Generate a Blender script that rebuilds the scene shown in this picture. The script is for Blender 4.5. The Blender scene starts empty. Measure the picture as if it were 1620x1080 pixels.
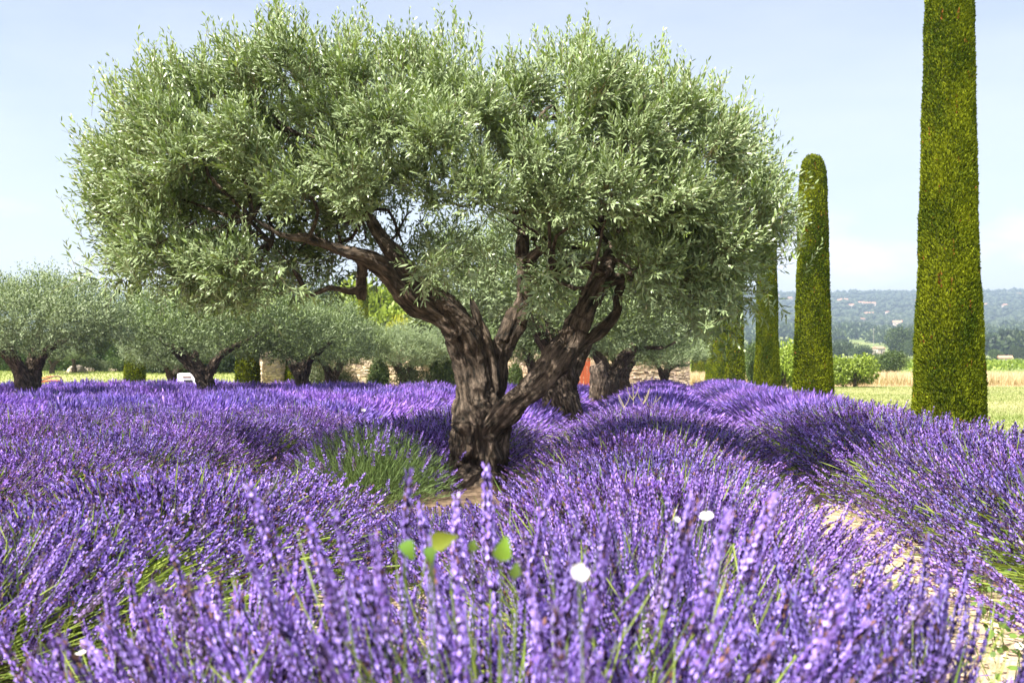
import bpy, math, random
import numpy as np
from mathutils import Vector

R_ = math.radians
S = bpy.context.scene
COL = S.collection
rng = np.random.default_rng(7)
random.seed(7)

# ------------------------------------------------------------------ camera
F_PX = 1575.0                       # focal length in photo pixels (1620 wide)
PSI = math.atan((1045 - 810) / F_PX)
FW = np.array([-math.sin(PSI), math.cos(PSI), 0.0])
RT = np.array([math.cos(PSI), math.sin(PSI), 0.0])
UP = np.array([0.0, 0.0, 1.0])
EYE = np.array([0.0, 0.0, 1.0])

cam_d = bpy.data.cameras.new('camera')
cam = bpy.data.objects.new('camera', cam_d)
COL.objects.link(cam)
cam.location = EYE
cam.rotation_euler = (R_(90), 0, PSI)
cam_d.sensor_width = 36.0
cam_d.lens = 36.0 * F_PX / 1620
cam_d.shift_y = 40 / 1620
cam_d.clip_start = 0.05
cam_d.clip_end = 9000
cam_d.dof.use_dof = True
cam_d.dof.focus_distance = 7.0
cam_d.dof.aperture_fstop = 5.4
S.camera = cam

# ------------------------------------------------------------------ world, sun, exposure
SUN_EL = R_(54)
SUN_H = np.array([-0.62, -0.78, 0.0])
SUN_H /= np.linalg.norm(SUN_H)
SUN_DIR = SUN_H * math.cos(SUN_EL) + UP * math.sin(SUN_EL)
W = bpy.data.worlds.new('World')
S.world = W
W.use_nodes = True
nt = W.node_tree
nt.nodes.clear()


def N(tree, kind, **kw):
    n = tree.nodes.new(kind)
    for k, v in kw.items():
        if k.startswith('i_'):
            n.inputs[k[2:].replace('_', ' ')].default_value = v
        else:
            setattr(n, k, v)
    return n


def ramp(tree, stops, interp='LINEAR'):
    n = tree.nodes.new('ShaderNodeValToRGB')
    n.color_ramp.interpolation = interp
    e = n.color_ramp.elements
    while len(e) < len(stops):
        e.new(0.5)
    for el, (p, c) in zip(e, stops):
        el.position = p
        el.color = c if len(c) == 4 else (*c, 1)
    return n


sky = N(nt, 'ShaderNodeTexSky', sky_type='NISHITA')
sky.sun_disc = False
sky.sun_elevation = SUN_EL
sky.sun_rotation = math.atan2(SUN_H[0], SUN_H[1])
sky.altitude = 150
sky.air_density = 1.0
sky.dust_density = 2.0
sky.ozone_density = 2.5
bg = N(nt, 'ShaderNodeBackground', i_Strength=0.101)
out = N(nt, 'ShaderNodeOutputWorld')
tc = N(nt, 'ShaderNodeTexCoord')
mp = N(nt, 'ShaderNodeMapping')
mp.inputs['Scale'].default_value = (5.0, 5.0, 13.0)
mp.inputs['Location'].default_value = (0.35, 1.3, 0.2)
ns = N(nt, 'ShaderNodeTexNoise', i_Scale=1.0, i_Detail=7.0, i_Roughness=0.52)
sep = N(nt, 'ShaderNodeSeparateXYZ')
cr = ramp(nt, [(0.45, (0, 0, 0)), (0.57, (1, 1, 1))])
el = ramp(nt, [(0.0, (0.9,) * 3), (0.10, (1,) * 3), (0.17, (0.0,) * 3), (1.0, (0,) * 3)])
mul = N(nt, 'ShaderNodeMath', operation='MULTIPLY')
# thin high cirrus everywhere
mp2 = N(nt, 'ShaderNodeMapping')
mp2.inputs['Scale'].default_value = (1.2, 3.0, 6.0)
ns2 = N(nt, 'ShaderNodeTexNoise', i_Scale=1.6, i_Detail=5.0, i_Roughness=0.55)
cr2 = ramp(nt, [(0.40, (0.06,) * 3), (0.75, (0.26,) * 3)])
mx = N(nt, 'ShaderNodeMath', operation='MAXIMUM')
mixc = N(nt, 'ShaderNodeMix', data_type='RGBA')
mixc.inputs['B'].default_value = (5.2, 5.1, 5.05, 1)
L = nt.links.new
L(tc.outputs['Generated'], mp.inputs['Vector'])
L(mp.outputs['Vector'], ns.inputs['Vector'])
L(ns.outputs['Fac'], cr.inputs['Fac'])
L(tc.outputs['Generated'], sep.inputs['Vector'])
L(sep.outputs['Z'], el.inputs['Fac'])
L(cr.outputs['Color'], mul.inputs[0])
L(el.outputs['Color'], mul.inputs[1])
L(tc.outputs['Generated'], mp2.inputs['Vector'])
L(mp2.outputs['Vector'], ns2.inputs['Vector'])
L(ns2.outputs['Fac'], cr2.inputs['Fac'])
L(mul.outputs[0], mx.inputs[0])
L(cr2.outputs['Color'], mx.inputs[1])
L(mx.outputs[0], mixc.inputs['Factor'])
wb = N(nt, 'ShaderNodeMix', data_type='RGBA', blend_type='MULTIPLY')
wb.inputs['Factor'].default_value = 1.0
wb.inputs['B'].default_value = (1.15, 0.90, 0.76, 1)
L(sky.outputs['Color'], wb.inputs['A'])
L(wb.outputs['Result'], mixc.inputs['A'])
L(mixc.outputs['Result'], bg.inputs['Color'])
L(bg.outputs['Background'], out.inputs['Surface'])

sun_d = bpy.data.lights.new('sun', 'SUN')
sun_d.energy = 5.0
sun_d.angle = R_(0.53)
sun_d.color = (1.0, 0.95, 0.87)
sun = bpy.data.objects.new('sun', sun_d)
COL.objects.link(sun)
sun.rotation_euler = Vector(SUN_DIR).to_track_quat('Z', 'Y').to_euler()
sun.location = (0, 0, 30)

S.view_settings.view_transform = 'Standard'
S.view_settings.look = 'None'
S.view_settings.gamma = 1
S.view_settings.use_curve_mapping = False
S.view_settings.exposure = 1.52
S.render.engine = 'CYCLES'
S.cycles.max_bounces = 6
S.cycles.diffuse_bounces = 3
S.cycles.glossy_bounces = 2
S.cycles.transmission_bounces = 3
S.cycles.volume_bounces = 0
S.cycles.transparent_max_bounces = 4
S.cycles.use_denoising = True
S.cycles.sample_clamp_indirect = 8


# ------------------------------------------------------------------ helpers
def at(px, py, z):
    return EYE + FW * z + RT * ((px - 810) / F_PX * z) + UP * ((580 - py) / F_PX * z)


def ground(px, z, h=0.0):
    p = at(px, 580, z)
    p[2] = h + float(terr(np.array([z]), np.array([(px - 810) / F_PX * z]))[0])
    return p


def tag(o, label=None, cat=None, group=None, kind=None):
    if label:
        o['label'] = label
    if cat:
        o['category'] = cat
    if group:
        o['group'] = group
    if kind:
        o['kind'] = kind
    return o


def empty(name, loc, label, cat, group=None, rz=0.0):
    o = bpy.data.objects.new(name, None)
    o.empty_display_size = 0.1
    COL.objects.link(o)
    o.location = loc
    o.rotation_euler = (0, 0, rz)
    return tag(o, label, cat, group)


def link(name, me, parent=None, kind=None, loc=None):
    o = bpy.data.objects.new(name, me)
    COL.objects.link(o)
    if parent is not None:
        o.parent = parent
    if kind:
        o['kind'] = kind
    if loc is not None:
        o.location = loc
    return o


def copy_tree(o, parent=None):
    c = o.copy()
    COL.objects.link(c)
    if parent is not None:
        c.parent = parent
    for ch in o.children:
        copy_tree(ch, c)
    return c


def mesh_np(name, V, T, mats, C=None, MI=None, smooth=False, B=None):
    V = np.asarray(V, np.float32)
    T = np.asarray(T, np.int32)
    k = T.shape[1]
    me = bpy.data.meshes.new(name)
    me.vertices.add(len(V))
    me.vertices.foreach_set('co', V.ravel())
    me.loops.add(T.size)
    me.loops.foreach_set('vertex_index', T.ravel())
    me.polygons.add(len(T))
    me.polygons.foreach_set('loop_start', np.arange(0, T.size, k, dtype=np.int32))
    me.polygons.foreach_set('loop_total', np.full(len(T), k, np.int32))
    if not isinstance(mats, (list, tuple)):
        mats = [mats]
    for m in mats:
        me.materials.append(m)
    if MI is not None:
        me.polygons.foreach_set('material_index', np.asarray(MI, np.int32))
    me.polygons.foreach_set('use_smooth', np.full(len(T), smooth, bool))
    me.update(calc_edges=True)
    if C is not None:
        C = np.asarray(C, np.float32)
        if C.shape[1] == 3:
            C = np.hstack([C, np.ones((len(C), 1), np.float32)])
        a = me.attributes.new('col', 'FLOAT_COLOR', 'POINT')
        a.data.foreach_set('color', C.ravel())
    if B is not None:
        a = me.attributes.new('bk', 'FLOAT_VECTOR', 'POINT')
        a.data.foreach_set('vector', np.asarray(B, np.float32).ravel())
    me.validate()
    return me


class Geo:
    """collects triangles with per vertex colour"""
    def __init__(self):
        self.v, self.t, self.c, self.m, self.n = [], [], [], [], 0

    def add(self, V, T, C, mi=0):
        V = np.asarray(V, float).reshape(-1, 3)
        T = np.asarray(T, int).reshape(-1, 3)
        C = np.asarray(C, float)
        if C.ndim == 1:
            C = np.tile(C, (len(V), 1))
        self.v.append(V)
        self.t.append(T + self.n)
        self.c.append(C[:, :3])
        self.m.append(np.full(len(T), mi))
        self.n += len(V)

    def mesh(self, name, mats, smooth=False):
        return mesh_np(name, np.vstack(self.v), np.vstack(self.t), mats, np.vstack(self.c),
                       np.concatenate(self.m), smooth)


def unit(a):
    return a / np.maximum(np.linalg.norm(a, axis=-1, keepdims=True), 1e-9)


def hsh(i, j, k, seed):
    h = (i * 374761393 + j * 668265263 + k * 2147483647 + seed * 1274126177) & 0xFFFFFFFF
    h = ((h ^ (h >> 13)) * 1274126177) & 0xFFFFFFFF
    h = (h ^ (h >> 16)) & 0xFFFFFF
    return h / float(0xFFFFFF)


def vnoise(p, seed=0):
    p = np.asarray(p, float)
    b = np.floor(p).astype(np.int64)
    f = p - b
    f = f * f * (3 - 2 * f)
    o = 0
    for dx in (0, 1):
        wx = f[:, 0] if dx else 1 - f[:, 0]
        for dy in (0, 1):
            wy = f[:, 1] if dy else 1 - f[:, 1]
            for dz in (0, 1):
                wz = f[:, 2] if dz else 1 - f[:, 2]
                o = o + wx * wy * wz * hsh(b[:, 0] + dx, b[:, 1] + dy, b[:, 2] + dz, seed)
    return o


def fbm(p, o=4, seed=0):
    s, a, t = 0, 1, 0
    for i in range(o):
        s = s + a * vnoise(np.asarray(p) * 2 ** i, seed + i)
        t += a
        a *= 0.5
    return s / t


def frame(d):
    a = np.where(np.abs(d[:, 2:3]) < 0.9, np.array([[0, 0, 1.0]]), np.array([[1.0, 0, 0]]))
    x = unit(np.cross(a, d))
    return x, np.cross(d, x)


def rsph(n):
    return unit(rng.normal(size=(n, 3)))


# ------------------------------------------------------------------ materials
def new_mat(name):
    m = bpy.data.materials.new(name)
    m.use_nodes = True
    m.node_tree.nodes.clear()
    return m, m.node_tree


def leaf_mat(name, rough=0.5, trans=0.3, back=None, tint=0.0, spec=0.4, hue=0.0, tcol=(1.0, 1.0, 0.6)):
    m, t = new_mat(name)
    a = N(t, 'ShaderNodeAttribute', attribute_name='col')
    src = a.outputs['Color']
    if back:
        g = N(t, 'ShaderNodeNewGeometry')
        mix = N(t, 'ShaderNodeMix', data_type='RGBA')
        mix.inputs['B'].default_value = (*back, 1)
        t.links.new(g.outputs['Backfacing'], mix.inputs['Factor'])
        t.links.new(src, mix.inputs['A'])
        src = mix.outputs['Result']
    if tint:
        oi = N(t, 'ShaderNodeObjectInfo')
        mr = N(t, 'ShaderNodeMapRange')
        mr.inputs['To Min'].default_value = 1 - tint
        mr.inputs['To Max'].default_value = 1 + tint
        hs = N(t, 'ShaderNodeHueSaturation')
        t.links.new(oi.outputs['Random'], mr.inputs['Value'])
        t.links.new(mr.outputs['Result'], hs.inputs['Value'])
        if hue:
            mh = N(t, 'ShaderNodeMapRange')
            mh.inputs['To Min'].default_value = 0.5 - hue
            mh.inputs['To Max'].default_value = 0.5 + hue
            t.links.new(oi.outputs['Random'], mh.inputs['Value'])
            t.links.new(mh.outputs['Result'], hs.inputs['Hue'])
        t.links.new(src, hs.inputs['Color'])
        src = hs.outputs['Color']
    p = N(t, 'ShaderNodeBsdfPrincipled')
    p.inputs['Roughness'].default_value = rough
    p.inputs['Specular IOR Level'].default_value = spec
    t.links.new(src, p.inputs['Base Color'])
    o = N(t, 'ShaderNodeOutputMaterial')
    if trans:
        tr = N(t, 'ShaderNodeBsdfTranslucent')
        mt = N(t, 'ShaderNodeMix', data_type='RGBA', blend_type='MULTIPLY')
        mt.inputs['Factor'].default_value = 1.0
        mt.inputs['B'].default_value = (*tcol, 1)
        t.links.new(src, mt.inputs['A'])
        t.links.new(mt.outputs['Result'], tr.inputs['Color'])
        ms = N(t, 'ShaderNodeMixShader')
        ms.inputs['Fac'].default_value = trans
        t.links.new(p.outputs['BSDF'], ms.inputs[1])
        t.links.new(tr.outputs['BSDF'], ms.inputs[2])
        t.links.new(ms.outputs['Shader'], o.inputs['Surface'])
    else:
        t.links.new(p.outputs['BSDF'], o.inputs['Surface'])
    return m


def noise_mat(name, stops, scale=5.0, detail=6.0, rough=0.9, bump=0.3, bscale=None, bdist=0.02, coord='Object',
              stretch=(1, 1, 1), spec=0.2, extra=None):
    m, t = new_mat(name)
    c = N(t, 'ShaderNodeTexCoord')
    mpn = N(t, 'ShaderNodeMapping')
    mpn.inputs['Scale'].default_value = stretch
    n = N(t, 'ShaderNodeTexNoise', i_Scale=scale, i_Detail=detail, i_Roughness=0.6)
    r = ramp(t, stops)
    p = N(t, 'ShaderNodeBsdfPrincipled')
    p.inputs['Roughness'].default_value = rough
    p.inputs['Specular IOR Level'].default_value = spec
    o = N(t, 'ShaderNodeOutputMaterial')
    t.links.new(c.outputs[coord], mpn.inputs['Vector'])
    t.links.new(mpn.outputs['Vector'], n.inputs['Vector'])
    t.links.new(n.outputs['Fac'], r.inputs['Fac'])
    src = r.outputs['Color']
    if extra:
        sc, stops2 = extra
        n3 = N(t, 'ShaderNodeTexNoise', i_Scale=sc, i_Detail=3.0)
        r3 = ramp(t, stops2)
        mm = N(t, 'ShaderNodeMix', data_type='RGBA', blend_type='MULTIPLY')
        mm.inputs['Factor'].default_value = 1.0
        t.links.new(mpn.outputs['Vector'], n3.inputs['Vector'])
        t.links.new(n3.outputs['Fac'], r3.inputs['Fac'])
        t.links.new(src, mm.inputs['A'])
        t.links.new(r3.outputs['Color'], mm.inputs['B'])
        src = mm.outputs['Result']
    t.links.new(src, p.inputs['Base Color'])
    if bump:
        n2 = N(t, 'ShaderNodeTexNoise', i_Scale=bscale or scale * 4, i_Detail=5.0)
        b = N(t, 'ShaderNodeBump')
        b.inputs['Strength'].default_value = bump
        b.inputs['Distance'].default_value = bdist
        t.links.new(mpn.outputs['Vector'], n2.inputs['Vector'])
        t.links.new(n2.outputs['Fac'], b.inputs['Height'])
        t.links.new(b.outputs['Normal'], p.inputs['Normal'])
    t.links.new(p.outputs['BSDF'], o.inputs['Surface'])
    return m


def plain(name, c, rough=0.5, metal=0.0, var=0.12, scale=30):
    lo = tuple(x * (1 - var) for x in c)
    hi = tuple(min(1, x * (1 + var)) for x in c)
    m = noise_mat(name, [(0.3, lo), (0.7, hi)], scale=scale, rough=rough, bump=0.05, spec=0.4)
    m.node_tree.nodes['Principled BSDF'].inputs['Metallic'].default_value = metal
    return m


def bark_mat(name, tone=1.0):
    m, t = new_mat(name)
    a = N(t, 'ShaderNodeAttribute', attribute_name='bk')
    n = N(t, 'ShaderNodeTexNoise', i_Scale=33.0, i_Detail=9.0, i_Roughness=0.66)
    nb = N(t, 'ShaderNodeTexNoise', i_Scale=7.0, i_Detail=4.0, i_Roughness=0.6)
    g = tone
    r = ramp(t, [(0.36, (0.016 * g, 0.016 * g, 0.012 * g)), (0.48, (0.09 * g, 0.068 * g, 0.049 * g)),
                 (0.60, (0.21 * g, 0.163 * g, 0.121 * g)), (0.72, (0.48 * g, 0.365 * g, 0.285 * g))])
    r2 = ramp(t, [(0.3, (0.6, 0.55, 0.5)), (0.55, (1, 1, 1)), (0.75, (1.25, 1.2, 1.1))])
    mm = N(t, 'ShaderNodeMix', data_type='RGBA', blend_type='MULTIPLY')
    mm.inputs['Factor'].default_value = 1.0
    p = N(t, 'ShaderNodeBsdfPrincipled')
    p.inputs['Roughness'].default_value = 0.85
    p.inputs['Specular IOR Level'].default_value = 0.25
    n2 = N(t, 'ShaderNodeTexNoise', i_Scale=60.0, i_Detail=6.0, i_Roughness=0.6)
    b1 = N(t, 'ShaderNodeBump')
    b1.inputs['Strength'].default_value = 1.0
    b1.inputs['Distance'].default_value = 0.045
    b2 = N(t, 'ShaderNodeBump')
    b2.inputs['Strength'].default_value = 0.7
    b2.inputs['Distance'].default_value = 0.016
    o = N(t, 'ShaderNodeOutputMaterial')
    for x in (n, nb, n2):
        t.links.new(a.outputs['Vector'], x.inputs['Vector'])
    t.links.new(n.outputs['Fac'], r.inputs['Fac'])
    t.links.new(nb.outputs['Fac'], r2.inputs['Fac'])
    t.links.new(r.outputs['Color'], mm.inputs['A'])
    t.links.new(r2.outputs['Color'], mm.inputs['B'])
    t.links.new(mm.outputs['Result'], p.inputs['Base Color'])
    t.links.new(n.outputs['Fac'], b1.inputs['Height'])
    t.links.new(n2.outputs['Fac'], b2.inputs['Height'])
    t.links.new(b1.outputs['Normal'], b2.inputs['Normal'])
    t.links.new(b2.outputs['Normal'], p.inputs['Normal'])
    t.links.new(p.outputs['BSDF'], o.inputs['Surface'])
    return m


M = {}
M['olive_leaf'] = leaf_mat('olive leaf', 0.34, 0.16, back=(0.235, 0.305, 0.145), spec=0.42)
M['olive_leaf_far'] = leaf_mat('far olive leaf', 0.5, 0.12, back=(0.20, 0.26, 0.125), tint=0.1)
M['lavender'] = leaf_mat('lavender flower', 0.8, 0.25, tint=0.13, hue=0.016, spec=0.15, tcol=(1.0, 0.8, 1.0))
M['stem'] = leaf_mat('lavender stem', 0.6, 0.3, tint=0.1, spec=0.3)
M['cypress'] = leaf_mat('cypress spray', 0.75, 0.12, spec=0.12, tint=0.08)
M['leaf'] = leaf_mat('broad leaf', 0.5, 0.35, tint=0.15)
M['grass'] = leaf_mat('grass blade', 0.6, 0.35)
M['petal'] = leaf_mat('petal', 0.6, 0.35, tcol=(1, 1, 1))
M['bark'] = bark_mat('olive bark', .82)
M['soil'] = noise_mat('sandy soil', [(0.3, (0.24, 0.17, 0.105)), (0.5, (0.44, 0.34, 0.225)), (0.7, (0.58, 0.48, 0.34))],
                      scale=9, bump=0.6, bscale=45, bdist=0.015)
M['lawn'] = noise_mat('dry lawn', [(0.3, (0.20, 0.24, 0.065)), (0.52, (0.30, 0.32, 0.11)), (0.7, (0.40, 0.38, 0.17))],
                      scale=0.35, detail=9, bump=0.5, bscale=30, bdist=0.03, stretch=(1, 0.45, 1))
M['wheat'] = noise_mat('dry grass field', [(0.3, (0.46, 0.36, 0.20)), (0.7, (0.62, 0.52, 0.33))], scale=0.4, detail=8,
                       bump=0.6, bscale=10, bdist=0.05)
M['stone'] = leaf_mat('limestone', 0.9, 0.0, spec=0.2)
M['mortar'] = noise_mat('pale mortar', [(0.3, (0.42, 0.35, 0.26)), (0.7, (0.6, 0.52, 0.41))], scale=12, bump=0.4)


# ------------------------------------------------------------------ ground, farmland, hills
PR = np.array([(-80, 0), (45, 0), (60, 0.05), (100, 0.5), (250, 1.9), (450, 6.8), (650, 15.5), (900, 32.0), (1000, 38.0),
               (1300, 66.0), (1600, 102.0), (2000, 150.0), (2300, 163.0), (3200, 120.0)])


def terr(v, u=None):
    h = np.interp(v, PR[:, 0], PR[:, 1])
    if u is not None:
        vv_, uu_ = np.asarray(v, float), np.asarray(u, float)
        t_ = np.clip((vv_ - 27) / 20, 0, 1)
        l_ = np.clip((-.02 - uu_ / np.maximum(np.abs(vv_), 1)) / .22, 0, 1)
        h = h + np.where(vv_ > 0, .72 * t_ * t_ * (3 - 2 * t_) * l_ * l_ * (3 - 2 * l_) * np.clip((160 - vv_) / 90, 0, 1), 0)
        q = np.stack([np.asarray(u) / 260.0, np.asarray(v) / 330.0, np.zeros(np.shape(v))], -1)
        far = np.clip((np.asarray(v) - 900) / 500, 0, 1)
        h = h * (1 + 0.10 * far * (fbm(q.reshape(-1, 3), 4, 5).reshape(np.shape(v)) - 0.5))
    return h


def uv2w(u, v, h):
    return FW * np.asarray(v)[..., None] + RT * np.asarray(u)[..., None] + UP * np.asarray(h)[..., None]


def strip(name, vs, half, mat, nu=24, dz=0.0):
    vs = np.asarray(vs, float)
    uu = np.linspace(-1, 1, nu)
    Vv, Uu = np.meshgrid(vs, uu, indexing='ij')
    Uw = Uu * (half(Vv))
    P = uv2w(Uw, Vv, terr(Vv, Uw) + dz).reshape(-1, 3)
    q = []
    for i in range(len(vs) - 1):
        for j in range(nu - 1):
            a = i * nu + j
            q.append((a, a + 1, a + nu + 1, a + nu))
    o = link(name, mesh_np(name, P, np.array(q), mat, smooth=True))
    o['kind'] = 'structure'
    return o


HF = lambda v: 60 + np.abs(v) * 1.0
strip('lawn', [-80, -40, -10, 0, 10, 20, 27, 31, 35, 39, 43, 47, 49.5], HF, M['lawn'], 60)
strip('dry_grass_field', [49.5, 60, 75, 90], HF, M['wheat'], 60)
M['farm'] = noise_mat('farmland', [(0.3, (0.09, 0.13, 0.035)), (0.45, (0.17, 0.22, 0.06)), (0.55, (0.24, 0.27, 0.09)), (0.68, (0.13, 0.17, 0.05))],
                      scale=0.012, detail=5, bump=0.3, bscale=0.4, bdist=0.5, stretch=(0.7, 1.6, 1))
strip('farmland', [90, 110, 150, 200, 250, 330, 400, 450, 550, 650, 780, 900, 960], HF, M['farm'], 60)
M['hill'] = noise_mat('wooded hillside', [(0.33, (0.025, 0.04, 0.018)), (0.5, (0.05, 0.075, 0.03)), (0.62, (0.10, 0.115, 0.055)), (0.74, (0.24, 0.21, 0.15))],
                      scale=0.03, detail=10, bump=0.8, bscale=0.12, bdist=6)
strip('hills', np.concatenate([np.linspace(960, 2300, 40), [2600, 3200]]), HF, M['hill'], 110)


def slab_np(x0, x1, y0, y1, z0, z1):
    V = np.array([(x, y, z) for z in (z0, z1) for y in (y0, y1) for x in (x0, x1)], float)
    Q = [(0, 2, 3, 1), (4, 5, 7, 6), (0, 1, 5, 4), (2, 6, 7, 3), (0, 4, 6, 2), (1, 3, 7, 5)]
    T = [t for q in Q for t in ((q[0], q[1], q[2]), (q[0], q[2], q[3]))]
    return V, np.array(T)


# soil sheet under the lavender, slightly lumpy
gx = np.linspace(-26, 2.35, 90)
gy = np.linspace(-2.0, 38, 140)
GX, GY = np.meshgrid(gx, gy, indexing='ij')
GZ = 0.012 + 0.035 * fbm(np.stack([GX * 3, GY * 3, GX * 0], -1).reshape(-1, 3), 4, 3).reshape(GX.shape)
edge = np.minimum.reduce([GX - gx[0], gx[-1] - GX, GY - gy[0], gy[-1] - GY]) < 0.05
GZ[edge] = -0.03
idx = np.arange(GX.size).reshape(GX.shape)
q = np.stack([idx[:-1, :-1], idx[1:, :-1], idx[1:, 1:], idx[:-1, 1:]], -1).reshape(-1, 4)
so = link('soil', mesh_np('soil', np.stack([GX, GY, GZ], -1).reshape(-1, 3), q, M['soil'], smooth=True))
so['kind'] = 'structure'

M['earth'] = noise_mat('brown earth', [(0.3, (0.05, 0.034, 0.022)), (0.5, (0.13, 0.09, 0.058)), (0.7, (0.24, 0.175, 0.115))], scale=9, bump=.8, bscale=40, bdist=.02)
OBM = ground(735, 7.05)
nr_, na_ = 22, 60
rr_, aa_ = np.meshgrid(np.linspace(0, 1, nr_), np.arange(na_) / na_ * 2 * math.pi, indexing='ij')
ex_ = (1.6 + .35 * np.sin(aa_ * 2 + 1) + .2 * np.sin(3 * aa_)) * rr_
EX, EY = ex_ * np.cos(aa_), ex_ * np.sin(aa_)
EZ = .075 + .07 * np.cos(rr_ * math.pi) + .05 * (fbm(np.stack([EX * 4, EY * 4, EX * 0], -1).reshape(-1, 3), 4, 41).reshape(EX.shape) - .4)
EZ[-1] = -.02
ei = np.arange(nr_ * na_).reshape(nr_, na_)
eq = np.stack([ei[:-1], np.roll(ei[:-1], -1, 1), np.roll(ei[1:], -1, 1), ei[1:]], -1).reshape(-1, 4)[:, ::-1]
eo = link('earth_mound', mesh_np('earth_mound', np.stack([EX + OBM[0], EY + OBM[1], EZ], -1).reshape(-1, 3), eq, M['earth'], smooth=True))
eo['kind'] = 'structure'

# ------------------------------------------------------------------ trunks
ICO = None


def tube(g, P, Rr, seg=18, flute=0.12, seed=0, step=0.04, caps=True):
    """swept fluted tube through P with radii Rr; returns centreline samples"""
    P = np.asarray(P, float)
    Rr = np.asarray(Rr, float)
    n = len(P)
    Pe = np.vstack([2 * P[0] - P[1], P, 2 * P[-1] - P[-2]])
    pts, rad = [], []
    for i in range(n - 1):
        p0, p1, p2, p3 = Pe[i:i + 4]
        k = max(2, int(np.linalg.norm(p2 - p1) / step))
        for t in np.arange(k) / k:
            pts.append(0.5 * ((2 * p1) + (p2 - p0) * t + (2 * p0 - 5 * p1 + 4 * p2 - p3) * t * t + (3 * p1 - p0 - 3 * p2 + p3) * t ** 3))
            rad.append(Rr[i] * (1 - t) + Rr[i + 1] * t)
    pts.append(P[-1])
    rad.append(Rr[-1])
    pts, rad = np.array(pts), np.array(rad)
    tan = unit(np.gradient(pts, axis=0))
    s = np.concatenate([[0], np.cumsum(np.linalg.norm(np.diff(pts, axis=0), axis=1))])
    x = np.cross(tan[0], [0.3, 0.9, 0.2])
    x /= np.linalg.norm(x)
    V = []
    th = np.arange(seg) / seg * 2 * math.pi
    r0 = np.random.default_rng(seed)
    ph = r0.random(4) * 6.28
    for i in range(len(pts)):
        x = x - tan[i] * np.dot(x, tan[i])
        x /= np.linalg.norm(x)
        y = np.cross(tan[i], x)
        tw = th + 0.9 * s[i]
        m = 1 + flute * (np.sin(2 * tw + ph[0]) * 0.6 + np.sin(3 * tw + ph[1] + 0.7 * s[i]) * 0.7 + np.sin(5 * tw + ph[2]) * 0.5 + 0.5 * np.sin(4.0 * s[i] / max(rad[0], .05) * .3 + ph[3]))
        V.append(pts[i] + rad[i] * m[:, None] * (np.cos(th)[:, None] * x + np.sin(th)[:, None] * y))
    V = np.vstack(V)
    T = []
    for i in range(len(pts) - 1):
        for j in range(seg):
            a, b = i * seg + j, i * seg + (j + 1) % seg
            T += [(a, b, b + seg), (a, b + seg, a + seg)]
    nv = len(V)
    V = np.vstack([V, pts[0], pts[-1]])
    for j in range(seg):
        T.append((nv, (j + 1) % seg, j))
        e = (len(pts) - 1) * seg
        T.append((nv + 1, e + j, e + (j + 1) % seg))
    g.add(V, T, (1, 1, 1))
    return pts, tan, s, rad


def wood(name, limbs, voxel, mat, amp=0.02, flute=0.12, smooth_it=2, seed=3):
    """union of tubes -> one continuous bark mesh"""
    g = Geo()
    cl = [tube(g, [l[:3] for l in limb], [l[3] for l in limb], 20, flute, seed + i) for i, limb in enumerate(limbs)]
    me = g.mesh(name + '_raw', mat)
    o = bpy.data.objects.new(name + '_raw', me)
    COL.objects.link(o)
    r = o.modifiers.new('r', 'REMESH')
    r.mode = 'VOXEL'
    r.voxel_size = voxel
    sm = o.modifiers.new('s', 'SMOOTH')
    sm.iterations = smooth_it
    dg = bpy.context.evaluated_depsgraph_get()
    me2 = bpy.data.meshes.new_from_object(o.evaluated_get(dg))
    bpy.data.objects.remove(o)
    n = len(me2.vertices)
    V = np.empty(n * 3, np.float32)
    me2.vertices.foreach_get('co', V)
    V = V.reshape(-1, 3).astype(float)
    NR = np.empty(n * 3, np.float32)
    me2.vertices.foreach_get('normal', NR)
    NR = NR.reshape(-1, 3)
    cp = np.vstack([c[0] for c in cl])
    ct = np.vstack([c[1] for c in cl])
    cs = np.concatenate([c[2] + 1.7 * i for i, c in enumerate(cl)])
    cr_ = np.concatenate([c[3] for c in cl])
    B = np.empty_like(V)
    RR = np.empty(n)
    for i in range(0, n, 8000):
        d = np.linalg.norm(V[i:i + 8000, None] - cp[None], axis=2) / np.maximum(cr_, 0.02)[None] ** 0.7
        k = d.argmin(1)
        off = V[i:i + 8000] - cp[k]
        ax = (off * ct[k]).sum(1)
        s = cs[k] + ax
        off = off - ct[k] * ax[:, None]
        # twist the perpendicular offset so the grain spirals
        a = s * 1.1
        u_, w_ = frame(ct[k])
        ox, oy = (off * u_).sum(1), (off * w_).sum(1)
        B[i:i + 8000] = np.stack([ox * np.cos(a) - oy * np.sin(a), ox * np.sin(a) + oy * np.cos(a), s * 0.25], -1)
        RR[i:i + 8000] = cr_[k]
    rid = 1 - np.abs(2 * fbm(B * 14.0, 3, 11) - 1)
    rid2 = 1 - np.abs(2 * vnoise(B * 38.0, 21) - 1)
    lump = fbm(V * 5.0, 3, 31) - 0.5
    A = amp * np.clip(RR / 0.12, 0.25, 1.3)
    disp = A * (2.0 * (rid ** 2 - 0.55) + 0.9 * (rid2 - 0.6)) + A * 1.8 * lump
    V = V + NR * disp[:, None]
    tri = np.empty(len(me2.loops), np.int32)
    me2.loops.foreach_get('vertex_index', tri)
    lt = np.empty(len(me2.polygons), np.int32)
    me2.polygons.foreach_get('loop_total', lt)
    bpy.data.meshes.remove(me2)
    if (lt == 4).all():
        return mesh_np(name, V, tri.reshape(-1, 4), mat, B=B, smooth=True)
    return mesh_np(name, V, tri.reshape(-1, 3), mat, B=B, smooth=True)


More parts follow.
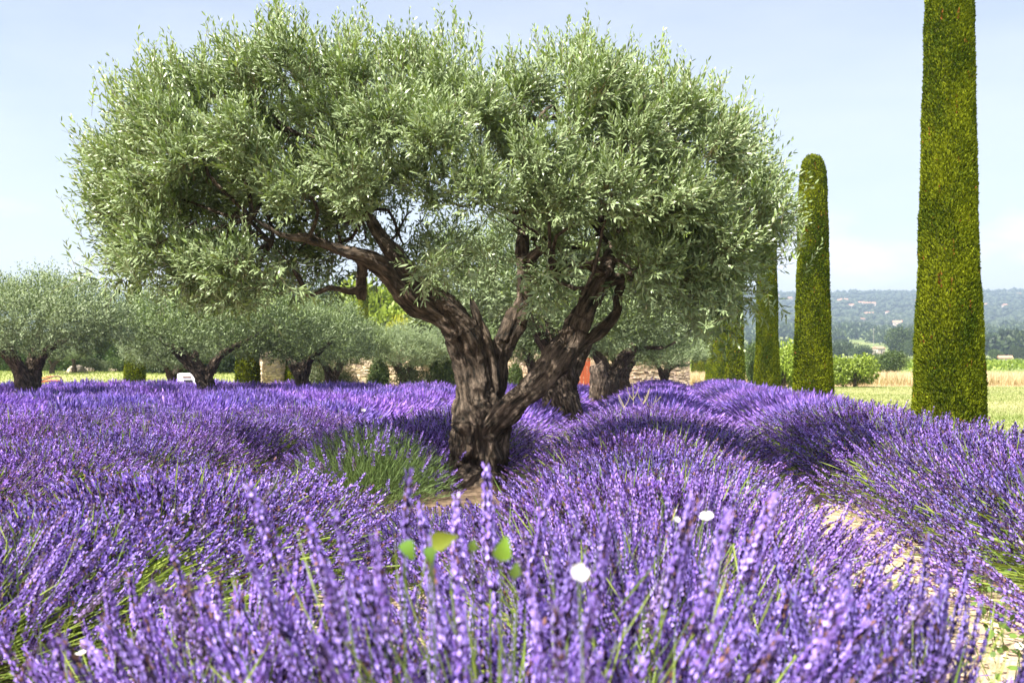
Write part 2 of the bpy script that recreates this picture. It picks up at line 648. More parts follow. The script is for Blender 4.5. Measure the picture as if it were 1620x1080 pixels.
# ------------------------------------------------------------------ olive crowns
def leaves(g, pos, d, nup, Ln, Wd, C, four=True):
    """lanceolate leaves, front side along nup"""
    d = unit(d)
    s = unit(np.cross(d, nup))
    nn = np.cross(s, d)
    n = len(pos)
    Ln, Wd = Ln[:, None], Wd[:, None]
    if four:
        V = np.stack([pos, pos + d * Ln * .35 + s * Wd - nn * Wd * .15, pos + d * Ln * .35 - s * Wd - nn * Wd * .15,
                      pos + d * Ln * .72 + s * Wd * .8, pos + d * Ln * .72 - s * Wd * .8, pos + d * Ln - nn * Ln * .08], 1)
        T = np.array([(0, 2, 1), (1, 2, 4), (1, 4, 3), (3, 4, 5)])
        k = 6
    else:
        V = np.stack([pos, pos + d * Ln * .5 + s * Wd, pos + d * Ln * .5 - s * Wd, pos + d * Ln - nn * Ln * .05], 1)
        T = np.array([(0, 2, 1), (1, 2, 3)])
        k = 4
    T = (T[None] + (np.arange(n) * k)[:, None, None]).reshape(-1, 3)
    g.add(V.reshape(-1, 3), T, np.repeat(C, k, 0))


def twigs(g, P0, d, Ln, nl, leafL, leafW, cols, wood_mi=1, stick=True, four=True, spread=0.75, bend=0.25):
    """twigs with leaf pairs; P0, d (n,3), Ln (n,)"""
    n = len(P0)
    d = unit(d)
    x, y = frame(d)
    ph = rng.random(n) * 6.28
    bd = unit(rsph(n) + UP * 0.6)
    for j in range(nl):
        t = (j // 2 + 0.6 + 0.25 * rng.random(n)) / (nl / 2 + 0.2)
        t = np.minimum(t, 1.0)
        a = ph + (j % 2) * math.pi + (j // 2) * math.pi / 2 + rng.normal(0, .35, n)
        pos = P0 + d * (Ln * t)[:, None] + bd * (bend * Ln * t * t)[:, None]
        side = np.cos(a)[:, None] * x + np.sin(a)[:, None] * y
        sp = spread * (1.15 - 0.55 * t)[:, None]
        ld = unit(d * 0.75 + side * sp + bd * bend * 0.6 + rng.normal(0, .16, (n, 3)))
        nu = unit(UP * 0.55 + d * 0.55 + SUN_H * .3 + rng.normal(0, .42, (n, 3)))
        L_ = leafL * (0.65 + 0.55 * rng.random(n)) * (1.1 - 0.45 * t)
        W_ = leafW * (0.75 + 0.5 * rng.random(n)) * (1.05 - 0.3 * t)
        leaves(g, pos, ld, nu, L_, W_, cols * (0.8 + 0.4 * rng.random((n, 1))), four)
    if stick:
        w = 0.0022
        p1 = P0 - d * 0.05
        p2 = P0 + d * (Ln * .6)[:, None] + bd * (bend * Ln * .36)[:, None]
        p3 = P0 + d * Ln[:, None] + bd * (bend * Ln)[:, None]
        V = np.stack([p1 - x * w, p1 + x * w, p2, p2 + y * w * 1.4, p3], 1)
        T = np.array([(0, 1, 2), (0, 2, 3), (2, 4, 3)])
        T = (T[None] + (np.arange(n) * 5)[:, None, None]).reshape(-1, 3)
        g.add(V.reshape(-1, 3), T, (0.20, 0.165, 0.10), wood_mi)


def inside(poly, p):
    poly = np.asarray(poly, float)
    x, y = p[:, 0], p[:, 1]
    c = np.zeros(len(p), bool)
    j = len(poly) - 1
    for i in range(len(poly)):
        xi, yi = poly[i]
        xj, yj = poly[j]
        k = ((yi > y) != (yj > y)) & (x < (xj - xi) * (y - yi) / (yj - yi + 1e-9) + xi)
        c ^= k
        j = i
    return c


def poisson(P, dmin):
    keep = []
    for p in P:
        if all((p - q_) @ (p - q_) > dmin * dmin for q_ in keep):
            keep.append(p)
    return np.array(keep)


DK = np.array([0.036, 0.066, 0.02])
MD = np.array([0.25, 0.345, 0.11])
YG = np.array([0.29, 0.40, 0.095])

# ---- the big olive tree
Z0 = 7.3
OB = ground(745, Z0)
TW = lambda px, py, dz, r: (*(at(px, py, Z0 + dz) - OB), r * .68)
limbs = [
    # trunk
    [TW(750, 815, .02, .36), TW(750, 780, .02, .30), TW(753, 740, .02, .262), TW(757, 705, .0, .262), TW(760, 672, .0, .25), TW(752, 640, .0, .20), TW(748, 615, .02, .15)],
    # left main limb
    [TW(760, 690, -.02, .2), TW(750, 640, -.03, .175), TW(747, 600, -.02, .155), TW(741, 560, -.02, .15), TW(727, 520, -.05, .148), TW(705, 487, -.08, .135),
     TW(676, 460, -.06, .105), TW(648, 432, .0, .088), TW(622, 402, .08, .08), TW(600, 372, .15, .078), TW(578, 335, .2, .055), TW(560, 290, .2, .04), TW(530, 230, .2, .025)],
    # long left limb
    [TW(728, 520, -.06, .12), TW(690, 497, -.1, .10), TW(655, 475, -.16, .10), TW(628, 447, -.22, .098), TW(603, 420, -.28, .08), TW(570, 404, -.34, .064), TW(530, 393, -.4, .048),
     TW(488, 378, -.5, .038), TW(448, 373, -.58, .028), TW(400, 345, -.6, .02)],
    # hanging stub and its twisted branch
    [TW(574, 408, -.3, .06), TW(572, 440, -.22, .048), TW(571, 474, -.2, .04)],
    [TW(572, 455, -.22, .03), TW(552, 462, -.25, .03), TW(525, 455, -.3, .026), TW(500, 464, -.33, .023), TW(488, 468, -.36, .023), TW(473, 440, -.4, .02), TW(452, 410, -.45, .016), TW(430, 385, -.45, .012)],
    # dead stump between the limbs
    [TW(782, 620, .02, .07), TW(776, 570, .0, .068), TW(766, 535, -.02, .065), TW(757, 505, -.03, .055), TW(748, 480, -.03, .036), TW(744, 465, -.03, .022)],
    # middle limb
    [TW(765, 660, .06, .13), TW(782, 605, .1, .105), TW(792, 555, .12, .10), TW(812, 515, .14, .10), TW(827, 478, .15, .094), TW(831, 440, .14, .085), TW(838, 412, .1, .055), TW(855, 396, .05, .04), TW(885, 387, 0, .034), TW(918, 389, -.05, .028), TW(950, 370, -.1, .02)],
    [TW(831, 440, .14, .07), TW(825, 400, .25, .06), TW(830, 340, .35, .045), TW(850, 270, .4, .03), TW(850, 190, .3, .02)],
    # right limb
    [TW(752, 705, -.02, .08), TW(785, 668, -.14, .11), TW(818, 632, -.2, .104), TW(852, 600, -.2, .112), TW(884, 565, -.2, .13), TW(905, 535, -.2, .12), TW(922, 500, -.2, .105), TW(940, 465, -.18, .098), TW(955, 438, -.15, .10), TW(962, 418, -.1, .075), TW(975, 380, 0, .05), TW(1000, 320, .1, .038), TW(1040, 250, .1, .025)],
    [TW(958, 440, -.16, .07), TW(985, 440, -.1, .055), TW(1030, 420, 0, .04), TW(1090, 390, .1, .03), TW(1160, 340, .1, .02)],
    [TW(950, 430, -.2, .05), TW(925, 418, -.3, .042), TW(900, 428, -.35, .03), TW(870, 440, -.4, .02)],
    # right side branch
    [TW(880, 585, -.17, .09), TW(910, 550, -.14, .08), TW(938, 532, -.1, .06), TW(962, 512, -.08, .052), TW(977, 490, -.06, .046), TW(975, 470, -.05, .044), TW(985, 448, -.03, .034)],
    # roots
    [TW(748, 760, -.1, .18), TW(712, 782, -.28, .13), TW(680, 792, -.42, .09), TW(655, 800, -.5, .05)],
    [TW(760, 765, -.05, .18), TW(800, 790, -.2, .12), TW(835, 800, -.25, .05)],
    [TW(745, 760, .1, .18), TW(720, 775, .35, .1), TW(700, 780, .5, .04)],
]
olive = empty('olive_tree', OB, 'big gnarled olive tree with broad silvery crown standing in the lavender in front', 'tree')
trunk_me = wood('olive_trunk', limbs, 0.0125, M['bark'], amp=0.027, flute=0.2)
link('trunk', trunk_me, olive)

poly = [(125, 300), (150, 215), (175, 150), (225, 115), (300, 105), (360, 85), (430, 60), (480, 95), (540, 90), (600, 80), (700, 78),
        (740, 105), (820, 125), (870, 105), (930, 92), (980, 120), (1060, 130), (1130, 170), (1195, 210), (1228, 270), (1252, 350),
        (1250, 400), (1225, 440), (1185, 475), (1120, 480), (1050, 470), (1000, 430), (960, 392), (900, 385), (830, 400), (760, 425),
        (690, 430), (640, 372), (560, 360), (480, 385), (440, 430), (390, 475), (330, 472), (260, 445), (190, 435), (140, 415), (118, 370)]
n = 9000
pp = np.stack([rng.uniform(100, 1270, n), rng.uniform(50, 500, n)], 1)
poly = [((a - 692) * .915 + 692, (b - 275) * .84 + 275) for a, b in poly]
pp = pp[inside(poly, pp)]
xx = (pp[:, 0] - 690) / 600
yy = (pp[:, 1] - 270) / 260
th = 1.35 * np.sqrt(np.clip(1 - 0.85 * xx ** 2, 0.08, 1)) * np.sqrt(np.clip(1 - 0.75 * yy ** 2, 0.1, 1))
uu = rng.uniform(-1, 1, len(pp))
uu = np.sign(uu) * np.abs(uu) ** 0.55
dep = uu * th
ctr = np.array([at(a, b, Z0 + c) for (a, b), c in zip(pp, dep)]) - OB
ex = [(460, 415, .5), (500, 425, .6), (525, 435, .8), (545, 425, .9), (420, 440, .4), (600, 420, .8), (480, 450, .7), (440, 400, .2), (400, 450, .0), (560, 450, 1.0), (1100, 455, .3), (1150, 450, .0), (1190, 430, .2), (1060, 440, .5),
      (1020, 425, .4), (1120, 475, .6), (1175, 465, -.2), (1215, 415, .1), (1225, 360, 0), (1235, 330, .2), (1140, 480, .1), (1080, 470, .8), (350, 460, .2), (300, 450, 0), (1000, 400, .6), (1050, 410, -.3), (1230, 395, -.1), (640, 385, .9), (700, 400, 1.0), (760, 410, 1.0), (880, 410, 1.0), (930, 420, 1.1), (470, 360, .8), (520, 370, .9), (560, 380, 1.0), (600, 360, 1.0), (500, 400, 1.0), (450, 380, .7), (575, 410, 1.2), (620, 390, 1.2), (540, 405, .7), (480, 395, .5), (520, 400, .5), (500, 440, .9)]
ctr = poisson(np.vstack([[at(a, b, Z0 + c) - OB for a, b, c in ex], ctr]), 0.29)
# an open pruned crown: the sun reaches some of the limbs
LIT = [(x_, y_, z_) for x_, y_, z_, _ in (TW(800, 640, -.25, 0), TW(835, 605, -.25, 0), TW(870, 570, -.28, 0), TW(905, 520, -.28, 0), TW(930, 475, -.28, 0), TW(950, 445, -.25, 0), TW(975, 480, -.1, 0), TW(755, 490, -.05, 0), TW(770, 530, -.05, 0),
       TW(825, 470, .05, 0), TW(805, 515, .05, 0), TW(640, 455, -.3, 0), TW(605, 415, -.36, 0), TW(500, 378, -.5, 0), TW(725, 680, -.15, 0), TW(715, 730, -.25, 0))]
keep = np.ones(len(ctr), bool)
for q_ in LIT:
    w_ = ctr - np.array(q_)
    al = w_ @ SUN_DIR
    keep &= ~((al > .1) & (np.linalg.norm(w_ - al[:, None] * SUN_DIR, axis=1) < .18) & (rng.random(len(ctr)) < .7))
print('pruned', (~keep).sum(), 'of', len(ctr))
ctr = ctr[keep]
wz = (ctr + OB - EYE) @ FW
wx = 810 + ((ctr + OB - EYE) @ RT) / wz * F_PX
wy = 580 - ((ctr + OB - EYE) @ UP) / wz * F_PX
dz_ = wz - Z0
drop = ((wx > 630) & (wx < 1000) & (wy > 362) & (dz_ < .55)) | ((wx > 430) & (wx <= 630) & (wy > 335) & (wy < 425) & (dz_ < .05)) | ((wx > 560) & (wx <= 640) & (wy > 330) & (dz_ < .1))
drop |= (fbm(ctr * 1.9 + 3.3, 2, 17) < .40) & (rng.random(len(ctr)) < .75)
ctr = ctr[~drop]
dd = (ctr @ FW)
front = dd < 0.55
CC = np.array([*(at(690, 330, Z0) - OB)])
print('olive clumps', len(ctr), front.sum())
g = Geo()


def clump_twigs(g, ctr, per, nl, rad, leafL, leafW, four=True, up=0.55, outw=0.7, colmix=None, stick=True, ln=(0.16, 0.30)):
    c = np.repeat(ctr, per, 0)
    n = len(c)
    o = unit(c - CC0)
    r = rsph(n)
    d = unit(r * 0.9 + o * outw + UP * up)
    P0 = c + unit(r + o * 0.4) * (rad * rng.random(n) ** 0.5)[:, None]
    tone = np.repeat(rng.random(len(ctr)), per)[:, None]
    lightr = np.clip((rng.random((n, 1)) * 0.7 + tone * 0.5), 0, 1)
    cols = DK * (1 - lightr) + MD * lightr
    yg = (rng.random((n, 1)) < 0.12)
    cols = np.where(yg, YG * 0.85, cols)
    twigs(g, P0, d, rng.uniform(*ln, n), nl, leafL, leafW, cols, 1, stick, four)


CC0 = CC
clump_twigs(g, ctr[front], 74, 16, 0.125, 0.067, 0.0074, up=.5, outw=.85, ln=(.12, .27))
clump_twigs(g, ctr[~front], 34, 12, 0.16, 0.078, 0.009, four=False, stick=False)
# upright young shoots along the top and sides of the crown
tops = [(165, 150), (185, 140), (210, 130), (232, 110), (236, 100), (300, 105), (340, 85), (345, 100), (380, 85), (410, 60), (430, 48), (445, 45), (460, 60), (490, 90), (545, 75), (556, 65), (562, 60), (600, 85), (640, 80),
        (680, 80), (715, 70), (745, 95), (800, 110), (868, 90), (890, 90), (918, 80), (925, 85), (958, 100), (1000, 110), (1052, 115), (1056, 120), (1100, 150), (1110, 150), (1135, 150), (1160, 170), (1185, 180), (1220, 200),
        (1180, 200), (135, 220), (140, 260), (120, 290), (115, 330), (1245, 300), (1262, 330), (1275, 370), (1270, 390)]
sp, sd = [], []
for (a, b) in tops:
    a = (a - 692) * .95 + 692
    for _ in range(7):
        sp.append(at(a + random.gauss(0, 16), b + random.gauss(26, 12), Z0 + random.gauss(0, .45)) - OB)
        ox = np.clip((a - 690) / 620, -1, 1)
        sd.append(RT * (0.75 * ox ** 3 + random.gauss(0, .18)) + FW * random.gauss(0, .2) + UP)
for (a, b, nn_) in [(232, 95, 10), (338, 80, 9), (440, 38, 26), (425, 60, 14), (560, 50, 12), (545, 75, 12), (715, 62, 14), (640, 80, 10), (868, 80, 10), (920, 62, 16), (905, 85, 14), (1052, 105, 12), (1000, 105, 10), (1135, 145, 10), (800, 105, 10), (165, 150, 8)]:
    for _ in range(nn_):
        sp.append(at(a + random.gauss(0, 13), b + 30 + random.gauss(0, 12), Z0 + random.gauss(0, .2)) - OB)
        sd.append(RT * random.gauss(0, .12) + FW * random.gauss(0, .15) + UP)
sp, sd = np.array(sp), np.array(sd)
k = len(sp)
cols = YG * (0.7 + 0.4 * rng.random((k, 1)))
twigs(g, sp, sd, rng.uniform(.14, .36, k), 16, 0.062, 0.0072, cols, 1, True, True, 0.6, 0.08)
# hanging sprays underneath
hp, hd = [], []
for (a, b) in [(685, 440), (690, 430), (700, 425), (870, 440), (880, 455), (860, 470), (890, 430), (850, 480), (930, 400), (1050, 480), (1100, 500), (1150, 490), (1190, 470), (1120, 520), (1020, 455), (760, 415),
               (400, 460), (440, 430), (350, 475), (300, 470), (250, 440), (200, 445), (160, 430), (420, 440), (450, 450), (380, 480), (330, 440), (280, 450)]:
    for _ in range(16):
        hp.append(at(a + random.gauss(0, 18), b + random.gauss(-8, 10), Z0 + random.uniform(-1.0, .3)) - OB)
        hd.append(np.array([random.gauss(0, .6), random.gauss(-.3, .6), random.gauss(-.25, .45)]))
hp, hd = np.array(hp), np.array(hd)
k = len(hp)
lm = rng.random((k, 1))
twigs(g, hp, hd, rng.uniform(.12, .28, k), 14, 0.08, 0.0075, DK * (1 - lm) + MD * 1.15 * lm, 1, True, True)
crown_me = g.mesh('olive_crown', [M['olive_leaf'], M['stem']])
cro = link('crown', crown_me, olive, 'stuff')
# branches inside the crown from limb ends to clumps
bg_ = Geo()
ends = np.array([l[-1][:3] for i, l in enumerate(limbs[:12]) if i not in (5, 11, 3)] + [l[-3][:3] for i, l in enumerate(limbs[:12]) if i in (1, 2, 6, 7, 8, 9)])
for c in ctr[rng.permutation(len(ctr))[:150]]:
    e = ends[np.linalg.norm(ends - c, axis=1).argmin()]
    if np.linalg.norm(c - e) > 1.05 or np.linalg.norm(c - e) < .15:
        continue
    m1 = e * .6 + c * .4 + rng.normal(0, .09, 3)
    m2 = e * .25 + c * .75 + rng.normal(0, .07, 3)
    tube(bg_, [e, m1, m2, c], [.017, .013, .009, .004], 6, 0.05, 1, 0.12)
bV = np.vstack(bg_.v)
br = link('branches', mesh_np('olive_branches', bV, np.vstack(bg_.t), M['bark'], B=bV * np.array([1, 1, .2]), smooth=True), olive, 'stuff')


# ---- the other olive trees: three forms shared between them
def small_olive(seed, spread, height, limbset, per=30, dmin=.36, thick=.75, base=None):
    global CC0
    tr = wood('olive_form_trunk', limbset, 0.03, M['bark'], amp=0.022, flute=0.14, smooth_it=1, seed=seed)
    n = 5000
    P = np.stack([rng.uniform(-1, 1, n), rng.uniform(-1, 1, n), rng.uniform(-1, 1, n)], 1)
    rr = np.linalg.norm(P, axis=1)
    lump = fbm(unit(P) * 1.7 + seed, 3, seed)
    P = P[(rr < 0.62 + 0.6 * lump) & (rr > .35)]
    low = P[:, 2] < 0
    P[low, 2] *= 0.55
    P = P * np.array([spread, spread * .85, height * .36]) + np.array([0, 0, height * .68])
    c = poisson(P, dmin)
    CC0 = np.array([0, 0, height * .55])
    g = Geo()
    clump_twigs(g, c, per, 8, .19, .10, .014, four=False, up=.5, outw=.75, stick=False, ln=(.16, .34))
    tz = c[c[:, 2] > height * .78]
    tp = np.repeat(tz, 6, 0) + rng.normal(0, .12, (len(tz) * 6, 3)) + UP * .12
    twigs(g, tp, UP + rng.normal(0, .25, tp.shape), rng.uniform(.2, .45, len(tp)), 10, .09, .012, YG * .7 + 0 * tp, 0, False, False)
    return tr, g.mesh('olive_form_crown', [M['olive_leaf_far'], M['stem']])


lsA = [[(0, 0, -.1, .34), (0, 0, .25, .27), (.02, 0, .6, .25), (-.05, 0, .85, .2), (-.18, .05, 1.15, .15), (-.5, .1, 1.5, .1), (-1.0, .1, 1.8, .06), (-1.5, .1, 2.1, .03)],
       [(.03, 0, .5, .2), (.16, .05, .9, .15), (.22, 0, 1.2, .12), (.5, -.1, 1.6, .09), (1.0, -.1, 1.9, .05), (1.5, 0, 2.2, .03)],
       [(0, .05, .7, .17), (.02, .2, 1.2, .1), (.1, .5, 1.8, .06), (.2, .6, 2.3, .03)],
       [(.05, -.05, .7, .15), (-.05, -.3, 1.2, .09), (-.2, -.6, 1.7, .05)]]
lsB = [[(0, 0, -.1, .25), (.02, 0, .3, .19), (.1, 0, .7, .17), (.3, 0, 1.0, .14), (.6, .05, 1.3, .1), (1.0, .1, 1.6, .06), (1.4, .1, 2.0, .03)],
       [(.08, 0, .6, .13), (-.1, .05, 1.0, .1), (-.35, .1, 1.3, .08), (-.9, .1, 1.6, .05), (-1.3, 0, 1.9, .03)],
       [(.3, 0, 1.0, .1), (.4, -.3, 1.3, .06), (.9, -.7, 1.35, .035), (1.2, -.8, 1.5, .02)]]
trA, crA = small_olive(11, 2.5, 3.1, lsA, 34)
trB, crB = small_olive(23, 2.1, 2.7, lsB, 34)


def olive_at(form, px, z, label, sc=1.0, rz=0.0, lean=0.0, h=0.0, group='olive trees behind the big olive', csc=(1, 1, 1)):
    tr, cr_m = form
    p = ground(px, z, h)
    o = empty('olive_tree', p, label, 'tree', group, rz)
    o.scale = (sc,) * 3
    o.rotation_euler = (0, lean, rz)
    link('trunk', tr, o)
    c = link('crown', cr_m, o, 'stuff')
    c.scale = csc
    return o


fA, fB = (trA, crA), (trB, crB)
# trees in the same row
olive_at(fA, 888, 14.3, 'second olive tree in the lavender, thick furrowed trunk just behind the big olive', 1.0, 2.2, csc=(1.1, 1, .95))
olive_at(fB, 962, 21.7, 'third olive of the row, dark trunk behind the upright grey stump', 1.05, .6)
olive_at(fA, 985, 28.7, 'fourth olive of the row with a trunk leaning right over the lavender', .82, 4.0)
olive_at(fB, 1050, 32.5, 'small far olive of the row before the pale stone wall', .78, 1.2)
# trees to the left
olive_at(fA, 42, 19.0, 'olive tree at the left edge with forked dark trunk and dense crown', .83, .35)
olive_at(fB, 330, 22.0, 'olive tree with thick leaning trunk beside the white machine', 1.0, 3.3)
olive_at(fB, 483, 24.0, 'olive tree with dark leaning trunk in front of the stone pillar', .9, 2.6)
olive_at(fA, 640, 31.0, 'low olive with pale even crown below the yellow green shrub', .68, 1.0)
olive_at(fB, 715, 33.0, 'low olive whose crooked limbs show left of the big trunk', .74, 5.0)
olive_at(fB, 272, 29.0, 'slender olive with thin grey trunk left of the white machine', .75, 1.6)
olive_at(fB, 82, 44.0, 'small young olive with bare grey trunk on the far lawn', .5, 0.4)
olive_at(fB, 118, 46.0, 'small bushy olive on the far lawn by a pale boulder', .48, 2.4)
olive_at(fA, 440, 32.5, 'olive tree whose crown hangs over the stone pillar', .82, 2.0)
olive_at(fA, 525, 27.5, 'olive tree with spreading crown left of the low pale olive', .72, 4.4)
olive_at(fA, 850, 26.0, 'olive tree with bare limb seen between the two big trunks', .8, 4.4)

# upright cut stump in the row
stp = ground(945, 20.0)
st = empty('tree_stump', stp, 'upright grey cut trunk standing in the lavender row', 'stump')
link('trunk', wood('stump_trunk', [[(0, 0, -.1, .22), (0, 0, .2, .17), (.02, 0, .6, .155), (.0, 0, .98, .15), (0, 0, 1.02, .12)]], .02, bark_mat('grey dead bark', .75), amp=.016), st)


# ------------------------------------------------------------------ cypresses
def cyp_profile(t):
    """radius along the height 0..1"""
    return np.interp(t, [0, .08, .16, .35, .6, .85, .93, .97, .99, 1.0], [.315, .325, .315, .275, .25, .222, .20, .16, .105, .0])


def cypress_mesh(H, ntuft, seed, tl=.045, tw=.010, taper=0.0):
    g = Geo()
    nh, na = 90, 36
    t = np.linspace(0, 1, nh)
    a = np.arange(na) / na * 2 * math.pi
    Tt, Aa = np.meshgrid(t, a, indexing='ij')
    r = cyp_profile(Tt) * .955 * (1 - taper * Tt)
    P = np.stack([np.cos(Aa) * r, np.sin(Aa) * r, .05 + Tt * (H - .05)], -1).reshape(-1, 3)
    bump = fbm(np.stack([P[:, 0] * 6, P[:, 1] * 6, P[:, 2] * 2.2], 1), 3, seed) - .5
    P[:, :2] *= (1 + .17 * bump)[:, None]
    T = []
    for i in range(nh - 1):
        for j in range(na):
            b = i * na + j
            c = i * na + (j + 1) % na
            T += [(b, c, c + na), (b, c + na, b + na)]
    g.add(P, T, (0.04, 0.05, 0.008))
    # foliage sprays
    n = ntuft
    tt = rng.random(n * 2)
    tt = tt[rng.random(n * 2) < cyp_profile(tt) / .33][:n]
    n = len(tt)
    aa = rng.random(n) * 2 * math.pi
    rr = cyp_profile(tt) * (1 - taper * tt)
    p = np.stack([np.cos(aa) * rr, np.sin(aa) * rr, .05 + tt * (H - .05)], 1)
    bump = fbm(np.stack([p[:, 0] * 6, p[:, 1] * 6, p[:, 2] * 2.2], 1), 3, seed) - .5
    fine = fbm(np.stack([p[:, 0] * 22, p[:, 1] * 22, p[:, 2] * 13], 1), 2, seed + 3) - .5
    p[:, :2] *= (1 + .17 * bump + .06 * fine - .02 * rng.random(n))[:, None]
    outd = np.stack([np.cos(aa), np.sin(aa), np.where(tt > .93, (tt - .93) * 14, 0)], 1)
    d = unit(outd * .55 + UP * .8 + rng.normal(0, .3, (n, 3)))
    tone = fbm(np.stack([p[:, 0] * 5, p[:, 1] * 5, p[:, 2] * 2.2], 1), 3, seed + 9)[:, None]
    c1, c2 = np.array([.040, .070, .003]), np.array([.205, .240, .008])
    cols = c1 + (c2 - c1) * np.clip((tone - .27) * 2.0 + rng.normal(0, .3, (n, 1)), 0, 1)
    dry = (vnoise(np.stack([np.cos(aa) * 24, np.sin(aa) * 24, p[:, 2] * 4], 1), seed + 5) > .87) & (rng.random(n) < .45)
    cols[dry] = np.array([.30, .125, .03]) * (.7 + .6 * rng.random((dry.sum(), 1)))
    nu = unit(outd + rng.normal(0, .6, (n, 3)))
    leaves(g, p - d * .012, d, nu, tl * (.6 + .7 * rng.random(n)), tw * (.7 + .6 * rng.random(n)), cols, False)
    return g.mesh('cypress_crown', M['cypress'])


cyp_near = cypress_mesh(5.3, 120000, 2, .033, .0065, .13)
cyp_mid = cypress_mesh(4.5, 45000, 5, .04, .009)
cyp_far = cypress_mesh(4.35, 9000, 8, .07, .02)
stub_g = Geo()
tube(stub_g, [(0, 0, -.1), (0, 0, .3), (0, 0, 1.2)], [.11, .09, .07], 10, .1)
sV = np.vstack(stub_g.v)
stub_me = mesh_np('cypress_trunk', sV, np.vstack(stub_g.t), M['bark'], B=sV, smooth=True)


def cypress(me, px, z, label, sc=(1, 1, 1), group='clipped columnar cypresses', h=0.0, rz=None):
    o = empty('cypress_tree', ground(px, z, h), label, 'tree', group, rz if rz is not None else random.random() * 6)
    o.scale = sc
    link('crown', me, o, 'stuff')
    link('trunk', stub_me, o)
    return o


cypress(cyp_near, 1501, 8.7, 'tallest and nearest clipped cypress column beside the right lavender row', (.93, .93, 1), rz=.4)
cypress(cyp_mid, 1286, 16.4, 'second cypress column with its rounded top against the sky', (1, 1, 1.0), rz=1.0)
cypress(cyp_mid, 1213.5, 23.6, 'third cypress column, in front of a green shrub on the lawn', (.93, .93, 1), rz=2.2)
cypress(cyp_far, 1163, 33.5, 'fourth cypress column, widest of the far bunch', (1, 1, 1))
cypress(cyp_far, 1140, 42, 'fifth cypress column, half covered by the fourth')
cypress(cyp_far, 1127, 48.5, 'sixth cypress column of the row')
cypress(cyp_far, 1113, 58.5, 'seventh cypress column, next to last of the row')
cypress(cyp_far, 1101, 71, 'last and farthest cypress column of the row, by the stone wall')
cypress(cyp_far, 213, 32, 'squat cypress column under the olive crowns at the left', (1, 1, .85))
cypress(cyp_far, 392, 27, 'cypress column beside the pale stone pillar', (1, 1, .9))
cypress(cyp_far, 465, 31, 'cypress column hidden behind the dark leaning olive trunk', (.9, .9, .7))
cypress(cyp_far, 575, 52, 'slim cypress column rising behind the low pale olive', (.98, .98, 1.2))

# ------------------------------------------------------------------ broadleaf trees, shrubs, hedge
def blob_crown(n, seed, leafL, leafW, c1, c2, flat=.85, lobes=14, hollow=.55):
    r0 = np.random.default_rng(seed)
    lc = unit(r0.normal(size=(lobes, 3))) * (r0.random((lobes, 1)) * .25 + .42)
    lc[:, 2] = np.abs(lc[:, 2]) * 1.0 - .25
    lr = r0.random(lobes) * .2 + .33
    k = r0.integers(0, lobes, n)
    d = unit(r0.normal(size=(n, 3)))
    p = lc[k] + d * (lr[k] * (hollow + (1 - hollow) * r0.random(n)))[:, None]
    p[:, 2] *= flat
    tone = np.clip(r0.random((n, 1)) * .7 + (vnoise(p * 4, seed)[:, None] - .3) * .8, 0, 1)
    cols = np.array(c1) * (1 - tone) + np.array(c2) * tone
    g = Geo()
    ld = unit(d + r0.normal(0, .7, (n, 3)))
    leaves(g, p, ld, unit(d + UP * .5 + r0.normal(0, .4, (n, 3))), leafL * (.6 + .8 * r0.random(n)), leafW * (.6 + .8 * r0.random(n)), cols, False)
    return g.mesh('broad_crown', M['leaf'])


DARKG, MIDG, BRI = (.030, .055, .015), (.075, .115, .03), (.16, .24, .035)
cr_dark = blob_crown(7000, 3, .075, .028, DARKG, MIDG)
cr_mid = blob_crown(7000, 4, .08, .03, (.045, .08, .02), (.11, .165, .04))
cr_bri = blob_crown(7000, 5, .085, .032, (.13, .19, .02), (.31, .41, .05))
cr_yel = blob_crown(5000, 6, .09, .034, (.30, .34, .02), (.50, .50, .05))
cr_low = blob_crown(1100, 9, .17, .075, DARKG, (.085, .125, .035), lobes=10)
cr_low2 = blob_crown(1100, 10, .17, .075, (.045, .08, .02), (.12, .165, .05), lobes=9)
cr_oliv = blob_crown(3500, 12, .09, .02, (.055, .08, .03), (.15, .185, .085))
tg = Geo()
tube(tg, [(0, 0, -.6), (.02, 0, -.2), (0, .02, .25)], [.07, .05, .02], 8, .1)
tube(tg, [(.02, 0, -.25), (.15, .05, 0), (.3, .1, .25)], [.035, .025, .01], 6, .1)
tube(tg, [(.02, 0, -.2), (-.15, -.05, .05), (-.3, 0, .25)], [.035, .025, .01], 6, .1)
tV = np.vstack(tg.v)
tree_tr = mesh_np('broad_trunk', tV, np.vstack(tg.t), M['bark'], B=tV, smooth=True)


def btree(crown, px, z, y_top, width_px, label, name='tree', cat='tree', group=None, y_bot=None, trunk_frac=.18):
    """tree whose crown tops out where the photo shows it; base on the terrain"""
    p = at(px, 580, z)
    u = (px - 810) / F_PX * z
    h0 = float(terr(np.array([z]), np.array([u]))[0])
    top = 1 + (580 - y_top) / F_PX * z
    hgt = top - h0
    wr = width_px / F_PX * z / 2 / .8
    o = empty(name, (p[0], p[1], h0), label, cat, group, random.random() * 6)
    cz = hgt * (1 - trunk_frac)
    c = link('crown', crown, o, 'stuff', (0, 0, hgt - cz * .56))
    c.scale = (wr, wr, cz * .62 / .75)
    t_ = link('trunk', tree_tr, o, None, (0, 0, (hgt - cz * .5) * .95))
    s_ = (hgt - cz * .5) / .6
    t_.scale = (s_ * .8, s_ * .8, s_)
    return o


